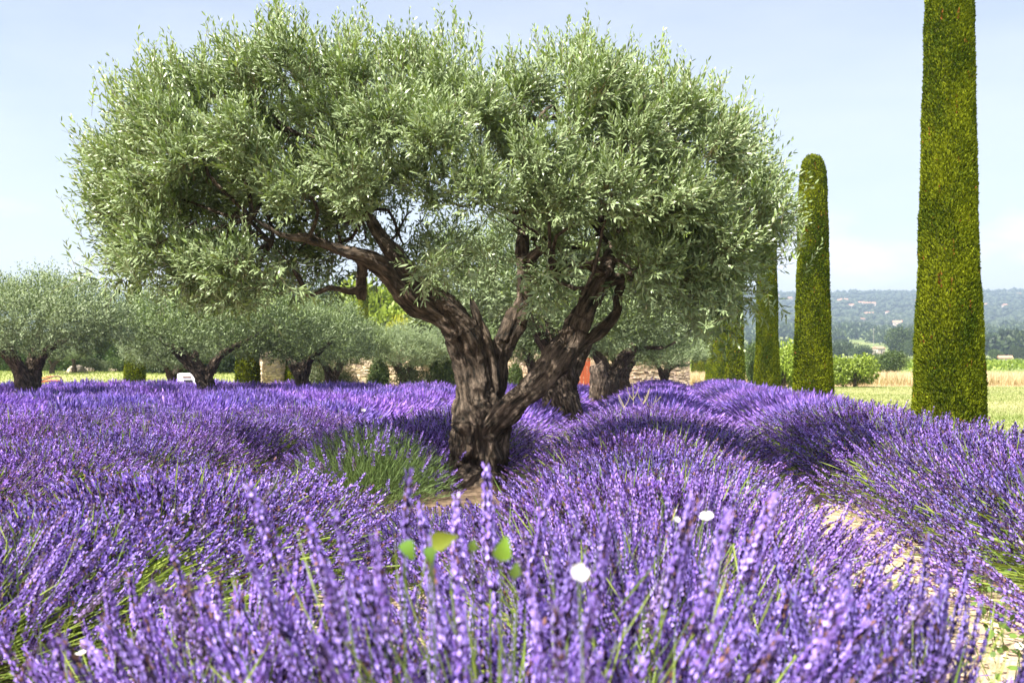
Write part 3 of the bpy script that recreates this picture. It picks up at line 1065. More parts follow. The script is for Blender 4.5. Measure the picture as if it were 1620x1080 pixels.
btree(cr_bri, 1352, 48, 554, 72, 'bright green young bushy tree on several stems at the lawn edge', 'young_tree', trunk_frac=.08)
btree(cr_mid, 1408, 78, 556, 62, 'dull green rounded shrub behind the dry grass', 'shrub', 'shrub', trunk_frac=.05)
btree(cr_bri, 1240, 40, 530, 62, 'leafy green shrub half hidden by the third cypress', 'shrub', 'shrub', trunk_frac=.05)
btree(cr_mid, 1195, 44, 545, 40, 'green shrub between the third and fourth cypress', 'shrub', 'shrub', trunk_frac=.05)
btree(cr_mid, 1425, 330, 519, 52, 'large round green tree beside the small pink roofed house', trunk_frac=.1)
btree(cr_dark, 1448, 320, 535, 40, 'dark tree tucked behind the left side of the nearest cypress', trunk_frac=.1)
btree(cr_dark, 1340, 330, 541, 44, 'dark green tree above the bright young bushy tree', trunk_frac=.1)
btree(cr_dark, 1365, 300, 545, 36, 'low dark tree left of the small pink roofed house', trunk_frac=.1)
btree(cr_low, 1437, 480, 513, 14, 'slim dark tree top poking over the large round tree', trunk_frac=.05)
btree(cr_mid, 1575, 270, 553, 24, 'round green tree left of the little stone cabin', trunk_frac=.1)
btree(cr_dark, 1605, 300, 545, 16, 'dark conical tree behind the little stone cabin', trunk_frac=.05)
btree(cr_dark, 1618, 300, 548, 18, 'dark tree at the right edge behind the stone cabin', trunk_frac=.05)
for i, (px, yt, w) in enumerate([(1562, 566, 22), (1578, 569, 16), (1612, 568, 22), (1634, 566, 24), (1600, 571, 14)]):
    btree(cr_dark if i % 2 else cr_mid, px, 190, yt, w, 'low hedge shrub behind the dry grass to the right of the nearest cypress', 'shrub', 'shrub', 'low shrubs beyond the dry grass', trunk_frac=.02)
for i, (px, z, yt, w) in enumerate([(1185, 260, 548, 30), (1150, 300, 540, 40), (1330, 420, 535, 30), (1385, 180, 560, 30), (1320, 200, 562, 26), (1415, 200, 563, 30)]):
    btree(cr_mid if i % 2 else cr_dark, px, z, yt, w, 'small green tree among the fields beyond the cypress row', 'tree', 'tree', 'small trees among the fields', trunk_frac=.06)
# left background
btree(cr_bri, 605, 58, 420, 130, 'vivid green broadleaf tree glimpsed under the left limb of the big olive', trunk_frac=.12)
btree(cr_mid, 690, 62, 440, 120, 'green broadleaf tree behind the fork of the big olive', trunk_frac=.12)
btree(cr_yel, 632, 47, 490, 46, 'yellow green shrub glowing behind the low pale olive', 'shrub', 'shrub', trunk_frac=.03)
btree(cr_yel, 672, 46, 545, 18, 'small yellow green shrub right of the glowing one', 'shrub', 'shrub', trunk_frac=.03)
btree(cr_mid, 815, 60, 500, 110, 'green tree above the shaded stone wall between the two olive trunks', trunk_frac=.1)
for i, (px, z, yt, w) in enumerate([(180, 62, 490, 110), (270, 60, 470, 120), (360, 62, 445, 130), (450, 64, 430, 130), (525, 66, 425, 110), (760, 64, 470, 110), (900, 66, 490, 120), (990, 70, 505, 110), (100, 70, 528, 90), (20, 72, 530, 110)]):
    btree(cr_dark, px, z, yt, w, 'dark evergreen tree in the mass behind the olive crowns', 'evergreen_tree', 'tree', 'dark trees behind the olives', trunk_frac=.03)
for i, (px, z, yt, w, c, lb) in enumerate([
        (150, 47, 560, 40, cr_oliv, 'grey green rounded shrub on the far lawn at left'),
        (182, 48, 566, 34, cr_mid, 'green rounded shrub beside the squat cypress'),
        (235, 46, 562, 26, cr_dark, 'dark rounded shrub right of the squat cypress'),
        (60, 47, 566, 26, cr_oliv, 'grey green shrub behind the left edge olive'),
        (535, 29, 566, 50, cr_oliv, 'pale green shrub at the foot of the wall'),
        (600, 30, 571, 40, cr_mid, 'low green shrub at the foot of the wall'),
        (500, 30, 564, 44, cr_oliv, 'pale shrub hiding the wall beside the stone pillar'),
        (655, 31, 565, 60, cr_oliv, 'wide pale shrub hiding the wall left of the big trunk'),
        (700, 31.5, 562, 50, cr_mid, 'dark shrub against the wall just left of the big trunk'),
        (870, 32, 566, 40, cr_mid, 'green shrub at the wall behind the second olive'),
        (250, 45, 572, 20, cr_yel, 'yellowish small shrub near the thin grey trunk'),
        (815, 31, 574, 30, cr_mid, 'green creeper shrub on the shaded wall')]):
    btree(c, px, z, yt, w, lb, 'shrub', 'shrub', trunk_frac=.02)


def hedge(x0, x1, z, h, label, c1, c2, n):
    a, b = ground(x0, z), ground(x1, z)
    Ld = np.linalg.norm(b - a)
    o = empty('hedge', (a + b) / 2, label, 'hedge', None, PSI)
    g = Geo()
    u = rng.uniform(-Ld / 2, Ld / 2, n)
    f = rng.random(n)
    top = f > .7
    y = np.where(top, rng.uniform(-.5, .5, n), -.5)
    zz = np.where(top, h, rng.random(n) * h)
    p = np.stack([u, y, zz], 1)
    nn = np.where(top[:, None], UP, np.array([[0, -1.0, 0]]))
    nz = fbm(p * np.array([1.6, 1, 1.4]), 3, 4)
    p = p + nn * ((nz - .5) * .7)[:, None]
    t = np.clip(nz[:, None] + rng.normal(0, .25, (n, 1)), 0, 1)
    leaves(g, p, unit(UP * .6 + rsph(n)), unit(nn + rng.normal(0, .5, (n, 3))), .16 * (.6 + .7 * rng.random(n)), .055 * (.6 + .7 * rng.random(n)), np.array(c1) * (1 - t) + np.array(c2) * t, False)
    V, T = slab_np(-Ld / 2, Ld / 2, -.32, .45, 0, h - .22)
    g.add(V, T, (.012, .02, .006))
    link('foliage', g.mesh('hedge_foliage', M['leaf']), o, 'stuff')


hedge(-160, 235, 54, 1.75, 'clipped dark green hedge along the back of the left lawn', (.02, .05, .008), (.065, .13, .015), 26000)
hedge(232, 420, 45, 2.1, 'tall dark hedge behind the white machine', (.012, .025, .008), (.03, .055, .015), 16000)


# woodland belts and hill bushes: far masses
def woodland(name, n, zr, pxr, hr, lows, seed):
    r0 = np.random.default_rng(seed)
    g = Geo()
    for me in lows:
        nv = len(me.vertices)
        V = np.empty(nv * 3, np.float32)
        me.vertices.foreach_get('co', V)
        V = V.reshape(-1, 3)
        T = np.empty(len(me.loops), np.int32)
        me.loops.foreach_get('vertex_index', T)
        T = T.reshape(-1, 3)
        C = np.empty(nv * 4, np.float32)
        me.attributes['col'].data.foreach_get('color', C)
        C = C.reshape(-1, 4)[:, :3]
        sub = 900
        V, T, C = V[:sub], T[(T < sub).all(1)], C[:sub]
        for i in range(n // len(lows)):
            z = r0.uniform(*zr)
            px = r0.uniform(*pxr)
            u = (px - 810) / F_PX * z
            h0 = float(terr(np.array([z]), np.array([u]))[0])
            h = r0.uniform(*hr)
            w = h * r0.uniform(.45, .75)
            p = uv2w(np.array(u), np.array(z), np.array(h0 + h * .4))
            g.add(V * np.array([w, w, h * .75]) + p, T, C * r0.uniform(.75, 1.25))
    o = link(name, g.mesh(name, M['leaf']))
    o['kind'] = 'stuff'
    tag(o, 'distant woodland belt below the hazy hills', 'woodland')
    return o


wl = blob_crown(450, 31, .30, .14, (.02, .04, .014), (.06, .095, .03), lobes=7)
wl2 = blob_crown(450, 32, .30, .14, (.035, .06, .02), (.10, .14, .045), lobes=7)
w1 = woodland('woodland', 200, (640, 960), (1040, 1800), (8, 13), [wl, wl, wl2], 1)
tag(w1, 'long far belt of dark trees at the foot of the hills')
w2 = woodland('woodland', 70, (380, 560), (1540, 1760), (8, 12), [wl, wl2], 2)
tag(w2, 'mass of trees rising right of the nearest cypress')
w3 = woodland('woodland', 40, (330, 520), (1060, 1340), (5, 8), [wl, wl2], 3)
tag(w3, 'broken line of trees between the cypresses in the valley')
# low scrub clumps roughening the hillside
r0 = np.random.default_rng(77)
n = 6500
vz = r0.uniform(970, 2280, n)
vu = r0.uniform(-.15, .62, n) * vz
base = uv2w(vu, vz, terr(vz, vu))
ic = np.array([(0, 0, 1), (.9, 0, .35), (.28, .85, .35), (-.73, .53, .35), (-.73, -.53, .35), (.28, -.85, .35), (0, 0, -.4)])
it = np.array([(0, 1, 2), (0, 2, 3), (0, 3, 4), (0, 4, 5), (0, 5, 1), (6, 2, 1), (6, 3, 2), (6, 4, 3), (6, 5, 4), (6, 1, 5)])
sz = r0.uniform(3, 7.5, n)
Vh = (ic[None] * (1 + .25 * r0.normal(size=(n, 7, 3))) * sz[:, None, None] * np.array([1, 1, .8]) + base[:, None] + UP * 1.5).reshape(-1, 3)
Th = (it[None] + (np.arange(n) * 7)[:, None, None]).reshape(-1, 3)
Ch = np.repeat(np.array([.028, .048, .02]) + r0.random((n, 1)) * np.array([.05, .06, .03]), 7, 0)
sc_ = link('scrub', mesh_np('scrub', Vh, Th, M['leaf'], Ch, smooth=True))
tag(sc_, 'oak scrub covering the far hillside', 'scrub', None, 'stuff')

# ------------------------------------------------------------------ houses
M['plaster'] = plain('pale plaster', (.5, .43, .36), .9, scale=3)
M['rooftile'] = noise_mat('terracotta roof', [(.3, (.36, .19, .12)), (.7, (.52, .31, .21))], scale=3, bump=.4, bdist=.05)
M['dark'] = plain('dark opening', (.03, .03, .035), .4)
hw, hr_, hwin = {}, {}, None


def box_me(name, x0, x1, y0, y1, z0, z1, mat):
    V, T = slab_np(x0, x1, y0, y1, z0, z1)
    return mesh_np(name, V, T, mat)


def gable_me(w, d, h, r, ov):
    V = [(-w / 2 - ov, -d / 2 - ov, h - .1), (w / 2 + ov, -d / 2 - ov, h - .1), (w / 2 + ov, d / 2 + ov, h - .1), (-w / 2 - ov, d / 2 + ov, h - .1), (-w / 2 - ov, 0, h + r), (w / 2 + ov, 0, h + r)]
    T = [(0, 1, 5), (0, 5, 4), (2, 3, 4), (2, 4, 5), (0, 4, 3), (1, 2, 5), (0, 3, 2), (0, 2, 1)]
    return mesh_np('roof', np.array(V, float), np.array(T), M['rooftile'])


def house(px, z, w, d, h, label, rz=0.0, nwin=2, name='house', group=None, y=None):
    p = at(px, 580, z)
    u = (px - 810) / F_PX * z
    h0 = float(terr(np.array([z]), np.array([u]))[0])
    o = empty(name, (p[0], p[1], h0 - .3), label, 'house' if name == 'house' else 'cabin', group, PSI + rz)
    link('wall', box_me('wall', -w / 2, w / 2, -d / 2, d / 2, 0, h, M['plaster']), o)
    link('roof', gable_me(w, d, h + .01, d * .22, .3), o)
    for i in range(nwin):
        x = (i + .5) / nwin * w - w / 2
        wn = link('window', box_me('window', x - w * .05, x + w * .05, -d / 2 - .06, -d / 2 + .1, h * .4, h * .72, M['dark']), o)
    link('door', box_me('door', -w * .04, w * .04, -d / 2 - .05, -d / 2 + .1, .3, h * .42, M['dark']), o)
    return o


house(1390, 430, 3.9, 3.6, 3.0, 'small pale house with pink tiled roof beside the large round tree', .35, 1)
house(1590, 250, 2.7, 2.4, 1.7, 'little pale stone cabin at the field edge right of the nearest cypress', -.3, 1, 'cabin')
hill_h = [(1335, 478, 14), (1327, 479, 8), (1347, 487, 9), (1362, 483, 10), (1376, 484, 20), (1374, 501, 18), (1364, 510, 8), (1420, 516, 16), (1404, 498, 6),
          (1449, 480, 8), (1432, 465, 6), (1558, 486, 10), (1592, 487, 12), (1593, 466, 10), (1612, 468, 6), (1250, 475, 8), (1234, 470, 5)]
vv = np.linspace(960, 2250, 400)
for i, (px, y, w) in enumerate(hill_h):
    uu_ = (px - 810) / F_PX * vv
    ys = 580 - (terr(vv, uu_) - 1) / vv * F_PX
    z = float(vv[np.abs(ys - y).argmin()])
    m = w / F_PX * z * .85
    house(px, z, m, min(m, 9), 4.5, 'pale tile roofed house among the trees on the hazy hillside', random.uniform(-.5, .5), 2, 'house', 'houses scattered on the hillside')

# poles near the cabin
M['concrete'] = plain('pale concrete', (.34, .31, .28), .8)
for px, z, yt, lab in [(1557, 240, 560, 'thin pale utility pole right of the nearest cypress'), (1597, 300, 562, 'thin rusty pole rising beside the little stone cabin'), (1382, 560, 519, 'thin pale pole in front of the far belt of trees')]:
    p = at(px, 580, z)
    h0 = float(terr(np.array([z]), np.array([(px - 810) / F_PX * z]))[0])
    o = empty('utility_pole', (p[0], p[1], h0), lab, 'pole')
    hh = 1 + (580 - yt) / F_PX * z - h0
    g = Geo()
    tube(g, [(0, 0, -.2), (0, 0, hh * .5), (0, 0, hh)], [.12, .1, .08], 8, 0)
    link('shaft', mesh_np('shaft', np.vstack(g.v), np.vstack(g.t), M['concrete']), o)
    link('crossarm', box_me('crossarm', -.6, .6, -.06, .06, hh - .5, hh - .38, M['concrete']), o)

# ------------------------------------------------------------------ stone wall, pillar, red gate
def stone_wall(name, px0, px1, z0, z1, h, label, thick=.45, sw=.15, sh=.062, seed=1, cap=True):
    a, b = ground(px0, z0), ground(px1, z1)
    dv = b - a
    Ld = np.linalg.norm(dv)
    o = empty(name, a, label, 'wall' if 'pillar' not in name else 'pillar', None, math.atan2(dv[1], dv[0]))
    link('core', box_me('core', .02, Ld - .02, .03, thick - .03, -.1, h - .02, M['mortar']), o)
    r0 = np.random.default_rng(seed)
    g = Geo()
    zc = -.05
    while zc < h - .02:
        ch = sh * r0.uniform(.75, 1.3)
        ch = min(ch, h - zc)
        x = -r0.random() * sw
        while x < Ld:
            w = sw * r0.uniform(.5, 1.6)
            x0_, x1_ = max(x, 0), min(x + w, Ld)
            if x1_ - x0_ > .04:
                t = r0.random()
                c = np.array([.64, .53, .39]) * (.72 + .55 * t) * (1, 1 - .06 * r0.random(), 1 - .15 * r0.random())
                pr = r0.uniform(-.005, .035)
                V, T = slab_np(x0_ + .008, x1_ - .008, -pr, thick + pr, zc + .007, zc + ch - .007)
                V += r0.normal(0, .006, V.shape)
                g.add(V, T, c)
            x += w
        zc += ch
    link('stones', g.mesh('stones', M['stone']), o, 'stuff')
    return o


stone_wall('stone_wall', 470, 912, 33, 34, 1.42, 'long stone wall behind the olives, mostly shaded', seed=2)
stone_wall('stone_wall', 934, 1092, 34, 35, 1.46, 'sunlit end of the stone wall left of the far cypresses', seed=3)
stone_wall('stone_pillar', 414, 470, 30, 31.4, 1.42, 'short pale sunlit stone pillar wall beside a cypress', .5, seed=4)
gd = empty('wooden_gate', ground(912, 34), 'orange red plank gate in the stone wall behind the second olive', 'gate', None, PSI)
M['redwood'] = plain('red painted wood', (.27, .06, .02), .6)
pw = .48 / 4
pm = box_me('plank', .004, pw - .004, 0, .03, .05, 1.30, M['redwood'])
for i in range(4):
    link('plank', pm, gd, None, (i * pw, 0.0, 0.01 * (i % 2)))
for zz in (.25, 1.05):
    link('rail', box_me('rail', .01, .47, .032, .07, zz, zz + .09, M['redwood']), gd)

# ------------------------------------------------------------------ lavender
VIO = np.array([.235, .128, .52])
VLT = np.array([.49, .37, .95])
VDK = np.array([.036, .022, .065])
TAN = np.array([.24, .13, .095])
GRN = np.array([.17, .26, .045])
GYL = np.array([.33, .41, .07])
GDK = np.array([.055, .095, .025])


def spike_near(r0):
    V, T, C = [], [], []
    n = 0
    nw = r0.integers(9, 12)
    zs = list(np.linspace(0, 1, nw))
    if r0.random() < .6:
        zs = [-.28] + zs
    for iz, z in enumerate(zs):
        zz = z
        R = 1.05 * (1 - .58 * max(0, z) ** 1.6) * (.75 if z <= 0 else 1)
        m = 7 if z < .8 else 5
        for j in range(m):
            a = (j + r0.random() * .7) / m * 6.283
            c, s = math.cos(a), math.sin(a)
            o = np.array([c, s, 0])
            t = np.array([-s, c, 0])
            b = np.array([0, 0, zz + r0.normal(0, .02)])
            tip = o * R * r0.uniform(.6, .85) + np.array([0, 0, zz + .10 + r0.normal(0, .025)])
            w = .2
            # calyx
            cx = VDK * r0.uniform(.8, 1.8) if r0.random() > .1 else TAN * .7
            V += [b * [1, 1, 1] + o * .1, b + o * .45 + t * w + UP * .03, b + o * .45 - t * w + UP * .03, tip]
            T += [(n, n + 1, n + 3), (n, n + 3, n + 2), (n + 1, n + 2, n + 3)]
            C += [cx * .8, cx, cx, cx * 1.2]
            n += 4
            if r0.random() < .74:
                k = VIO + (VLT - VIO) * r0.random()
                if r0.random() < .06:
                    k = TAN
                ln = r0.uniform(.3, .5)
                # upper lip and lower lip
                for sg, sz in ((1, .06), (-1, -.045)):
                    p1 = tip + t * .24 * r0.uniform(.8, 1.3) + o * ln * .5 + UP * sz
                    p2 = tip - t * .24 * r0.uniform(.8, 1.3) + o * ln * .5 + UP * sz
                    p3 = tip + o * ln * .8 + UP * (sz * 1.7)
                    V += [tip, p1, p2, p3]
                    T += [(n, n + 1, n + 2), (n + 1, n + 3, n + 2)]
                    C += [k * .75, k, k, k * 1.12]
                    n += 4
    return np.array(V), np.array(T), np.clip(np.array(C), 0, 1)


def spike_mid(r0):
    V, T, C = [], [], []
    n = 0
    zs = list(np.linspace(.0, .96, 9))
    if r0.random() < .5:
        zs = [-.25] + zs
    for z in zs:
        R = 1.3 * (1 - .62 * max(0, z) ** 1.5)
        for j in range(4):
            a = (j + r0.random()) / 4 * 6.283
            o = np.array([math.cos(a), math.sin(a), 0])
            t = np.array([-o[1], o[0], 0])
            b = np.array([0, 0, z]) + o * .08
            k = VIO + (VLT - VIO) * r0.random() if r0.random() < .56 else (VDK * r0.uniform(.8, 2) if r0.random() < .8 else TAN)
            dz = r0.uniform(.04, .13)
            V += [b, b + o * R * .55 + t * .42 + UP * dz, b + o * R * .55 - t * .42 + UP * (dz - .03), b + o * R * r0.uniform(.8, 1.1) + UP * (dz + .05)]
            T += [(n, n + 1, n + 2), (n + 1, n + 3, n + 2)]
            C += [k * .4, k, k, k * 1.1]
            n += 4
    return np.array(V), np.array(T), np.clip(np.array(C), 0, 1)


def spike_far(r0):
    V, T, C = [], [], []
    n = 0
    for j in range(4):
        a = r0.random() * 6.283
        o = np.array([math.cos(a), math.sin(a), 0])
        z = j / 4
        k = (VIO * .75 + VLT * .25) * r0.uniform(.4, 1.5)
        w = 1.15 * (1 - .35 * z)
        V += [np.array([0, 0, z - .1]), o * w + UP * (z + .15), -o * w + UP * (z + .15), UP * (z + .5)]
        T += [(n, n + 1, n + 2), (n + 1, n + 3, n + 2)]
        C += [k * .7, k, k, k]
        n += 4
    return np.array(V), np.array(T), np.clip(np.array(C), 0, 1)


def lavender_form(seed, nspk, RX, RY, H, maker, spw=.0095, spl=(.045, .08), nleaf=260, tiltmax=74, stem3=False, bloom=1.0, lean=0.0, fill=.16, nt=6, lw=(.0012, .0022), ll=(.09, .19), gap=.37, green=None):
    """one bush: radiating stems with flower spikes, plus basal leaves"""
    r0 = np.random.default_rng(seed)
    temps = [maker(r0) for _ in range(nt)]
    cz = r0.uniform(math.cos(R_(tiltmax)), 1, nspk)
    ph = r0.random(nspk) * 6.283
    sz = np.sqrt(1 - cz ** 2)
    d = np.stack([sz * np.cos(ph), sz * np.sin(ph), cz], 1)
    lump = fbm(d * 2.2 + seed, 2, seed)
    rho = 1 / np.sqrt((d[:, 0] / RX) ** 2 + (d[:, 1] / RY) ** 2 + (d[:, 2] / H) ** 2)
    rho *= (.86 + .22 * lump) * (1 - fill * r0.random(nspk) ** 1.5 + .07 * r0.normal(size=nspk).clip(-1, 2))
    root = np.stack([r0.normal(0, .08, nspk), r0.normal(0, .08, nspk), np.full(nspk, .03)], 1)
    tip = d * rho[:, None]
    sd = unit(d + UP * .34 + r0.normal(0, .10, (nspk, 3)) + np.array([lean, 0, 0]))
    L_ = r0.uniform(spl[0], spl[1], nspk)
    Wd = spw * r0.uniform(.8, 1.2, nspk)
    gs, gf = Geo(), Geo()
    x, y = frame(sd)
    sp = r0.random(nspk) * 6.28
    x, y = np.cos(sp)[:, None] * x + np.sin(sp)[:, None] * y, -np.sin(sp)[:, None] * x + np.cos(sp)[:, None] * y
    bl = r0.random(nspk) < bloom
    bl &= (vnoise(d * 4.0 + seed, seed + 4) > gap) | (r0.random(nspk) < .25)
    base = tip - sd * L_[:, None]
    shade = r0.uniform(.55, 1.25, (nspk, 1))
    for k in range(nt):
        I = np.where((np.arange(nspk) % nt == k) & bl)[0]
        if not len(I):
            continue
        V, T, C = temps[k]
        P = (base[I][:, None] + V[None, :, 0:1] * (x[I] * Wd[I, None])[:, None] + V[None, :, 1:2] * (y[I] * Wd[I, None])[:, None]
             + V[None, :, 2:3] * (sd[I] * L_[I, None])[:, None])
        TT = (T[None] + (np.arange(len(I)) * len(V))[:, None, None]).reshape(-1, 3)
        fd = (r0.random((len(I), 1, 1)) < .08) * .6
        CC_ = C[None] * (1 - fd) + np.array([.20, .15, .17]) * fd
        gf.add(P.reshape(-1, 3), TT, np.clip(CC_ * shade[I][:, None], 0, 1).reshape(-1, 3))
    # stems: curve from the root to the spike
    mid = root * .62 + base * .38 + UP * .03
    w = .0017 if stem3 else (.0034 if green is None else .0014)
    t = r0.random((nspk, 1))
    col = GRN * (1 - t) + GYL * t if green is None else np.array(green) * (.6 + .9 * t)
    P = np.stack([mid - x * w, mid + x * w, base - x * w * .8, base + x * w * .8, mid + y * w * 1.6, base + y * w * 1.3], 1)
    TT = np.array([(0, 1, 3), (0, 3, 2), (1, 4, 5), (1, 5, 3), (4, 0, 2), (4, 2, 5)] if stem3 else [(0, 1, 3), (0, 3, 2), (0, 4, 5), (0, 5, 2)])
    gf2 = (TT[None] + (np.arange(nspk) * 6)[:, None, None]).reshape(-1, 3)
    gs.add(P.reshape(-1, 3), gf2, np.repeat(col, 6, 0))
    # leaves: narrow blades in the body of the bush
    n = nleaf
    cz = r0.uniform(math.cos(R_(86)), 1, n)
    ph = r0.random(n) * 6.283
    sz = np.sqrt(1 - cz ** 2)
    d = np.stack([sz * np.cos(ph), sz * np.sin(ph), cz], 1)
    rho = 1 / np.sqrt((d[:, 0] / RX) ** 2 + (d[:, 1] / RY) ** 2 + (d[:, 2] / H) ** 2) * r0.uniform(.42, .92, n)
    p = d * rho[:, None]
    t = r0.random((n, 1))
    col = np.where(t < .35, GDK + (GRN - GDK) * t * 2.8, GRN + (GYL - GRN) * (t - .35) * 1.5)
    if green is not None:
        col = np.array(green) * (.45 + 1.0 * r0.random((n, 1)))
    dirs = unit(d + UP * .5 + r0.normal(0, .35, (n, 3)))
    leaves(gs, p - dirs * .05, dirs, unit(d + r0.normal(0, .6, (n, 3))), r0.uniform(*ll, n), r0.uniform(*lw, n) * (1 if stem3 else 1.7), col, False)
    return gf.mesh('lavender_spikes', M['lavender']), gs.mesh('lavender_stems', M['stem'])


near_f = [lavender_form(100 + i, 540, .85, .64, .80, spike_near, .0118, (.095, .16), 420, 66, True, fill=.36) for i in range(2)]
near_l = [lavender_form(110 + i, 700, 1.08, .72, .60, spike_near, .0112, (.10, .165), 1100, 78, True, fill=.25, gap=.54) for i in range(2)]
mid_f = [lavender_form(120 + i, 1250, 1.12, .80, .57, spike_mid, .0108, (.10, .165), 900, 80, False, gap=(.34, .50, .38, .44)[i]) for i in range(4)]
far_f = [lavender_form(140 + i, 1050, 1.12, .82, .57, spike_far, .012, (.10, .17), 220, 78, False, nt=4) for i in range(3)]
green_f = [lavender_form(160, 520, .72, .62, .62, spike_mid, .0115, (.045, .08), 15000, 76, False, bloom=.6, fill=.35, lw=(.0007, .0012), ll=(.035, .08), green=(.15, .225, .075))]


def bush(form, x, y, label, group, sc=(1, 1, 1), rz=None, tilt=0.0):
    o = empty('lavender_bush', (x, y, 0), label, 'lavender bush', group, 0)
    o.rotation_euler = (0, tilt, (random.choice([0, math.pi]) + random.uniform(-.25, .25)) if rz is None else rz)
    o.scale = sc
    link('flower_spikes', form[0], o, 'stuff')
    link('stems', form[1], o, 'stuff')
    return o


def row_fill(x0, y0, y1, step, label, group, hsc, wsc=1.0, near=0.0, gaps=()):
    y = y0
    while y < y1:
        xx_, yy_ = x0 + random.gauss(0, .05), y + random.gauss(0, .06)
        z = -math.sin(PSI) * xx_ + math.cos(PSI) * yy_
        k = hsc(y) if callable(hsc) else hsc
        k *= random.uniform(.93, 1.07)
        form = random.choice(near_l) if z < 3.3 else (random.choice(mid_f) if z < 11.5 else random.choice(far_f))
        if not any(a < y < b for a, b in gaps):
            w = (wsc(y) if callable(wsc) else wsc) * random.uniform(.93, 1.06)
            bush(form, xx_, yy_, label, group, (w, 1.0, k))
        y += step * random.uniform(.92, 1.08)


# the bush right under the lens, in tall bloom
bush(near_f[0], -.22, 1.45, 'tall out of focus lavender bush filling the bottom of the picture', None, (1.0, 1, 1.0), .2)
bush(near_l[0], -.72, 1.62, 'low lavender bush leaning into the left furrow beside the blurred nearest one', None, (.9, 1, 1.02), 2.0)
bush(near_l[1], .38, 1.75, 'low lavender bush leaning to the sandy furrow beside the blurred nearest one', None, (.75, 1, 1.0), .2)
bush(near_f[1], .12, 2.0, 'tall lavender bush just behind the blurred nearest one', None, (1.05, 1, .88), 1.0)
row_fill(-.06, 2.5, 36, .68, 'purple lavender bush in the middle row running to the right of the olive trunks', 'lavender bushes of the middle row',
         lambda y: np.interp(y, [2, 4, 7, 30], [1.08, 1.0, .95, .95]), lambda y: np.interp(y, [2, 5.5, 8, 30], [.97, .98, 1.1, 1.12]))
row_fill(1.97, 2.2, 36, .68, 'purple lavender bush in the right row beside the cypress columns', 'lavender bushes of the right row', lambda y: np.interp(y, [3, 6, 12, 30], [1.08, 1.1, 1.05, .98]), lambda y: np.interp(y, [2, 5.5, 8, 30], [1.13, 1.03, 1.12, 1.14]))
FIELD = 'purple lavender bush in the wide field beyond the first row left of the olive trunks'
row_fill(-2.1, 1.2, 26, .68, 'purple lavender bush in the first row left of the olive trunks', 'lavender bushes of the first row left of the trunks', .95, lambda y: np.interp(y, [2, 4, 5, 8], [1.14, 1.12, 1.0, 1.0]), gaps=((4.85, 7.7),))
for i in range(7):
    x0 = -4.05 - 1.85 * i
    row_fill(x0, max(2.4, -x0 * 1.25), 26, .78, FIELD, 'lavender bushes of the left field', 1.0 + .015 * i, 1.0)
bush(mid_f[0], -.98, 4.45, 'low lavender bush on the brown earth in front of the big olive trunk', None, (.62, .8, .62), .4)
bush(green_f[0], -1.95, 6.55, 'green half bare lavender bush close against the left of the big olive trunk', None, (1, 1, 1.12), .3)
bush(green_f[0], -2.35, 7.35, 'green lavender bush with few flowers behind the half bare one', None, (.9, .9, .95), 1.9)
bush(green_f[0], -1.85, 13.6, 'green half bare lavender bush beside the second olive trunk', None, (.8, .8, .7), 2.6)

# ------------------------------------------------------------------ ground litter, grass
r0 = np.random.default_rng(5)
n = 2600
px_ = np.concatenate([r0.uniform(.65, 1.35, n - 700), r0.uniform(-1.8, -.9, 700)])
py_ = np.concatenate([r0.uniform(2.2, 12, n - 700), r0.uniform(4.5, 8, 700)])
s_ = r0.gamma(1.6, .004, n) + .003
oc = np.array([(1, 0, 0), (0, 1, 0), (-1, 0, 0), (0, -1, 0), (0, 0, .7), (0, 0, -.7)], float)
ot = np.array([(0, 1, 4), (1, 2, 4), (2, 3, 4), (3, 0, 4), (1, 0, 5), (2, 1, 5), (3, 2, 5), (0, 3, 5)])
V = (oc[None] * (1 + .3 * r0.normal(size=(n, 6, 3))) * s_[:, None, None] + np.stack([px_, py_, np.full(n, .038)], 1)[:, None]).reshape(-1, 3)
T = (ot[None] + (np.arange(n) * 6)[:, None, None]).reshape(-1, 3)
C = np.repeat(np.array([.50, .42, .31]) * r0.uniform(.5, 1.25, (n, 1)), 6, 0)
tag(link('gravel', mesh_np('gravel', V, T, M['stone'], C)), 'pale pebbles scattered on the sandy furrow', 'gravel', None, 'stuff')


def blades(name, P, h, w, cols, mat, label, cat, lean=.35):
    n = len(P)
    d = unit(UP + rng.normal(0, lean, (n, 3)))
    g = Geo()
    leaves(g, P, d, unit(rsph(n) * np.array([1, 1, .2])), h, w, cols, False)
    return tag(link(name, g.mesh(name, mat)), label, cat, None, 'stuff')


n = 60000
v = 8 + 41 * rng.random(n) ** 1.3
u = rng.uniform(.14, .56, n) * v
P = uv2w(u, v, np.zeros(n))
t = np.clip(fbm(P * np.array([.5, .25, 1]), 4, 8)[:, None] * 1.8 - .4 + rng.normal(0, .2, (n, 1)), 0, 1)
blades('grass', P, .035 + .05 * rng.random(n), .004 + .00025 * v, np.array([.19, .25, .06]) * (1 - t) + np.array([.43, .42, .22]) * t, M['grass'], 'short dry yellow green lawn grass by the cypresses', 'grass')
n = 26000
v = 49.5 + 14 * rng.random(n) ** 1.6
u = rng.uniform(.16, .62, n) * v
P = uv2w(u, v, terr(v))
t = rng.random((n, 1))
blades('dry_grass', P, .45 + .35 * rng.random(n), .012 + .01 * rng.random(n), np.array([.50, .38, .21]) * (1 - t) + np.array([.70, .60, .40]) * t, M['grass'], 'tall straw coloured dry grass along the far lawn edge', 'grass', .2)
n = 22000
v = rng.uniform(26.5, 50, n)
u = rng.uniform(-.6, -.12, n) * v
P = uv2w(u, v, terr(v, u))
t = rng.random((n, 1))
